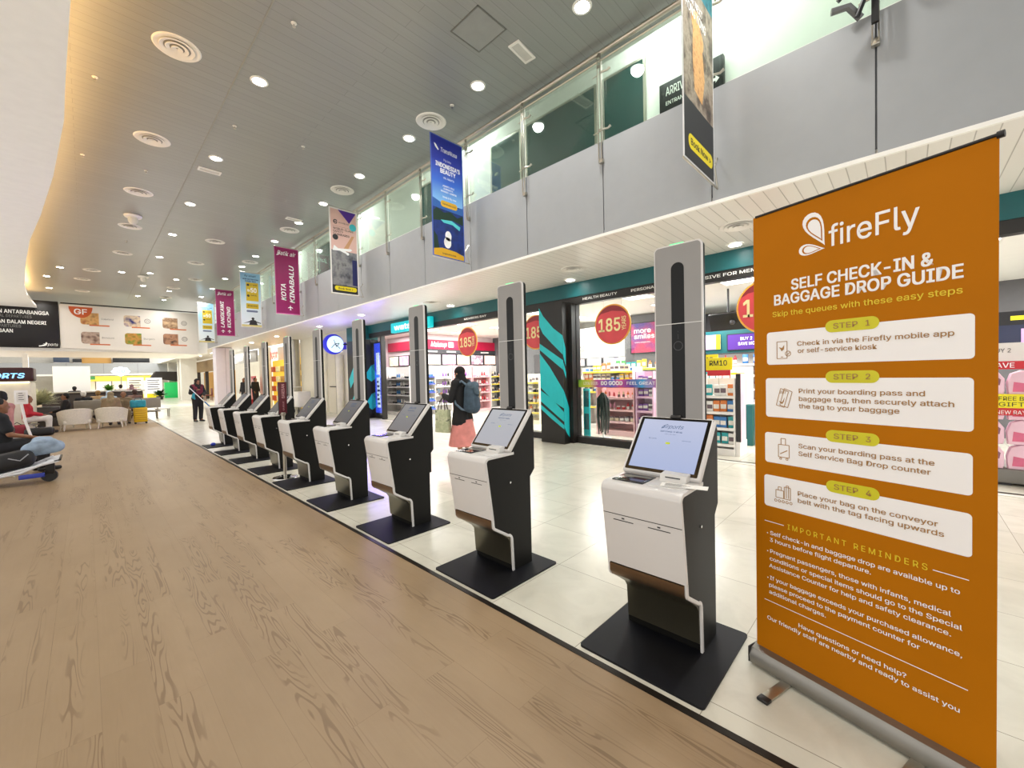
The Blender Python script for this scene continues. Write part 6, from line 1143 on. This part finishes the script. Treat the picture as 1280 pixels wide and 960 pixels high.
# people seated and standing around the armchairs
person('person in a dark cap and black shirt seated beside the armchairs', (-.50, 21.05, 0), math.radians(85), 'sit', '#141216', '#3a3634', 'cap', '#151316')
person('person in a red jacket and white trousers seated by the booth', (-1.27, 19.4, 0), math.radians(-88), 'sit', '#b01e2c', '#d8d2c8', 'hair', '#141012')
person('person in a brown headscarf seated in the armchair next to the yellow suitcase', (.58, 19.95, .02), math.radians(-12), 'sit', '#8a7458', '#6a5a48', 'hijab', '#8c7a5c')
person('person in a brown shirt seated between the armchair and the turquoise bag', (.96, 21.3, 0), PI, 'sit', '#7a6850', '#8a7c68', 'hair', '#4a3a2c')
person('person in a pale blue headscarf seated on the grey bench', (.62, 22.95, .02), 0, 'sit', '#a8bccb', '#8a98a4', 'hijab', '#b4c6d4')
person('person in a tan top with light hair seated on the bench of the second row', (.33, 24.35, .02), 0, 'sit', '#a88a62', '#3a3230', 'hair', '#8a6a3a')
person('person in a black and white top seated on the grey bench nearest the planter', (-.08, 22.95, .02), 0, 'sit', '#1c1a1e', '#2a2628', 'hair', '#d8d2cc')
person('person in a dusty brown top seated behind the turquoise bag', (1.38, 22.95, .02), 0, 'sit', '#7a5a50', '#4a3a36', 'hair', '#3a241e')
person('person with dark hair standing before the blank white board', (-.36, 26.5, 0), 0, 'stand', '#2a2628', '#2a2628', 'hair', '#141214', sc=.86)
person('person in white standing behind the dark divider beside the fern', (1.15, 27.2, 0), 0, 'stand', '#e4e0da', '#4a4a50', 'hair', '#2a2422', sc=.88)
person('person in a mauve top standing behind the dark divider', (1.55, 27.4, 0), 0, 'stand', '#b89a9c', '#6a5a5e', 'hijab', '#8a6a70', sc=.88)
person('person in dark clothes standing beside the pale square column', (6.25, 27.2, 0), math.radians(120), 'stand', '#17151a', '#17151a', 'hair', '#101012')
person('person in a black top with a pale stripe standing by the sale board', (6.75, 27.0, 0), math.radians(-150), 'stand', '#131216', '#1c1a20', 'hair', '#0e0e10')
pp = person('person in a black shirt with a white number seated just behind the luggage trolley', (-1.02, 10.75, 0), math.radians(-70), 'sit', '#14161c', '#1c1c22', 'hair', '#0e0c0e', SK, 1.08, .016, sleeves=False)
b = B(BANW); fr = FR((.1165, 0, 0), (0, 1, 0), (0, 0, 1), (1, 0, 0)); b.ring(FR((.03, .135, .70), (-1, 0, 0), (0, 0, 1), (0, 1, 0)), 0, 0, .07, .022, .0, 20); b.build('shirt_number', pp)
person('person in a dusty pink shirt seated beyond the luggage trolley', (-1.12, 12.2, .20), math.radians(60), 'sit', '#b07a72', '#3a3436', 'hair', '#120e10', SKL)
t = thing('waiting_stool', 'dark stool under the person in the dusty pink shirt', 'stool', (-1.12, 12.2, 0)); b = B(BN); b.lathe([(.001, .48), (.22, .48), (.24, .50), (.22, .53), (.001, .53)], 24); b.build('seat', t); [B(STEEL).tube([(.16 * math.cos(a), .16 * math.sin(a), .48), (.22 * math.cos(a), .22 * math.sin(a), 0)], .015, 8).build('leg', t) for a in (.8, 2.4, 3.9, 5.5)]
for k, (x, y, lab) in enumerate(((-.50, 21.05, 'dark stool under the person in the dark cap'), (-1.27, 19.4, 'dark stool under the person in the red jacket'), (.96, 21.3, 'dark stool under the person in the brown shirt'), (-1.02, 10.75, 'dark stool under the person in the black numbered shirt'))):
    dup(t, (x, y, 0), label=lab, scale=(1, 1, .6))
t = thing('red_bag', 'red soft bag on the floor beside the person in the red jacket', 'bag', (-1.45, 18.9, 0)); b = B(mat('bag_red', '#8a1c2c', .6, var=.2)); b.box(-.2, .2, -.14, .14, 0, .34, .08, 3); b.build('body', t); b = B(BLACK); b.tube([(-.1, 0, .33), (0, 0, .42), (.1, 0, .33)], .012, 6); b.build('handle', t)
t = thing('black_bag', 'black flat bag on the floor before the red bag', 'bag', (-1.0, 18.6, 0)); b = B(BLACK); b.box(-.3, .3, -.16, .16, 0, .24, .08, 3); b.build('body', t); b = B(SHD); b.tube([(-.12, 0, .22), (0, 0, .29), (.12, 0, .22)], .012, 6); b.build('handle', t)
b = B(mat('blue_scrap', '#2a3cb0', .6)); b.ell((0, 0, .04), (.05, .04, .04)); o = b.build('crumpled_wrapper'); o.location = (2.0, 11.6, 0); tag(o, 'small crumpled blue wrapper lying on the floor beside the last kiosk', 'litter')
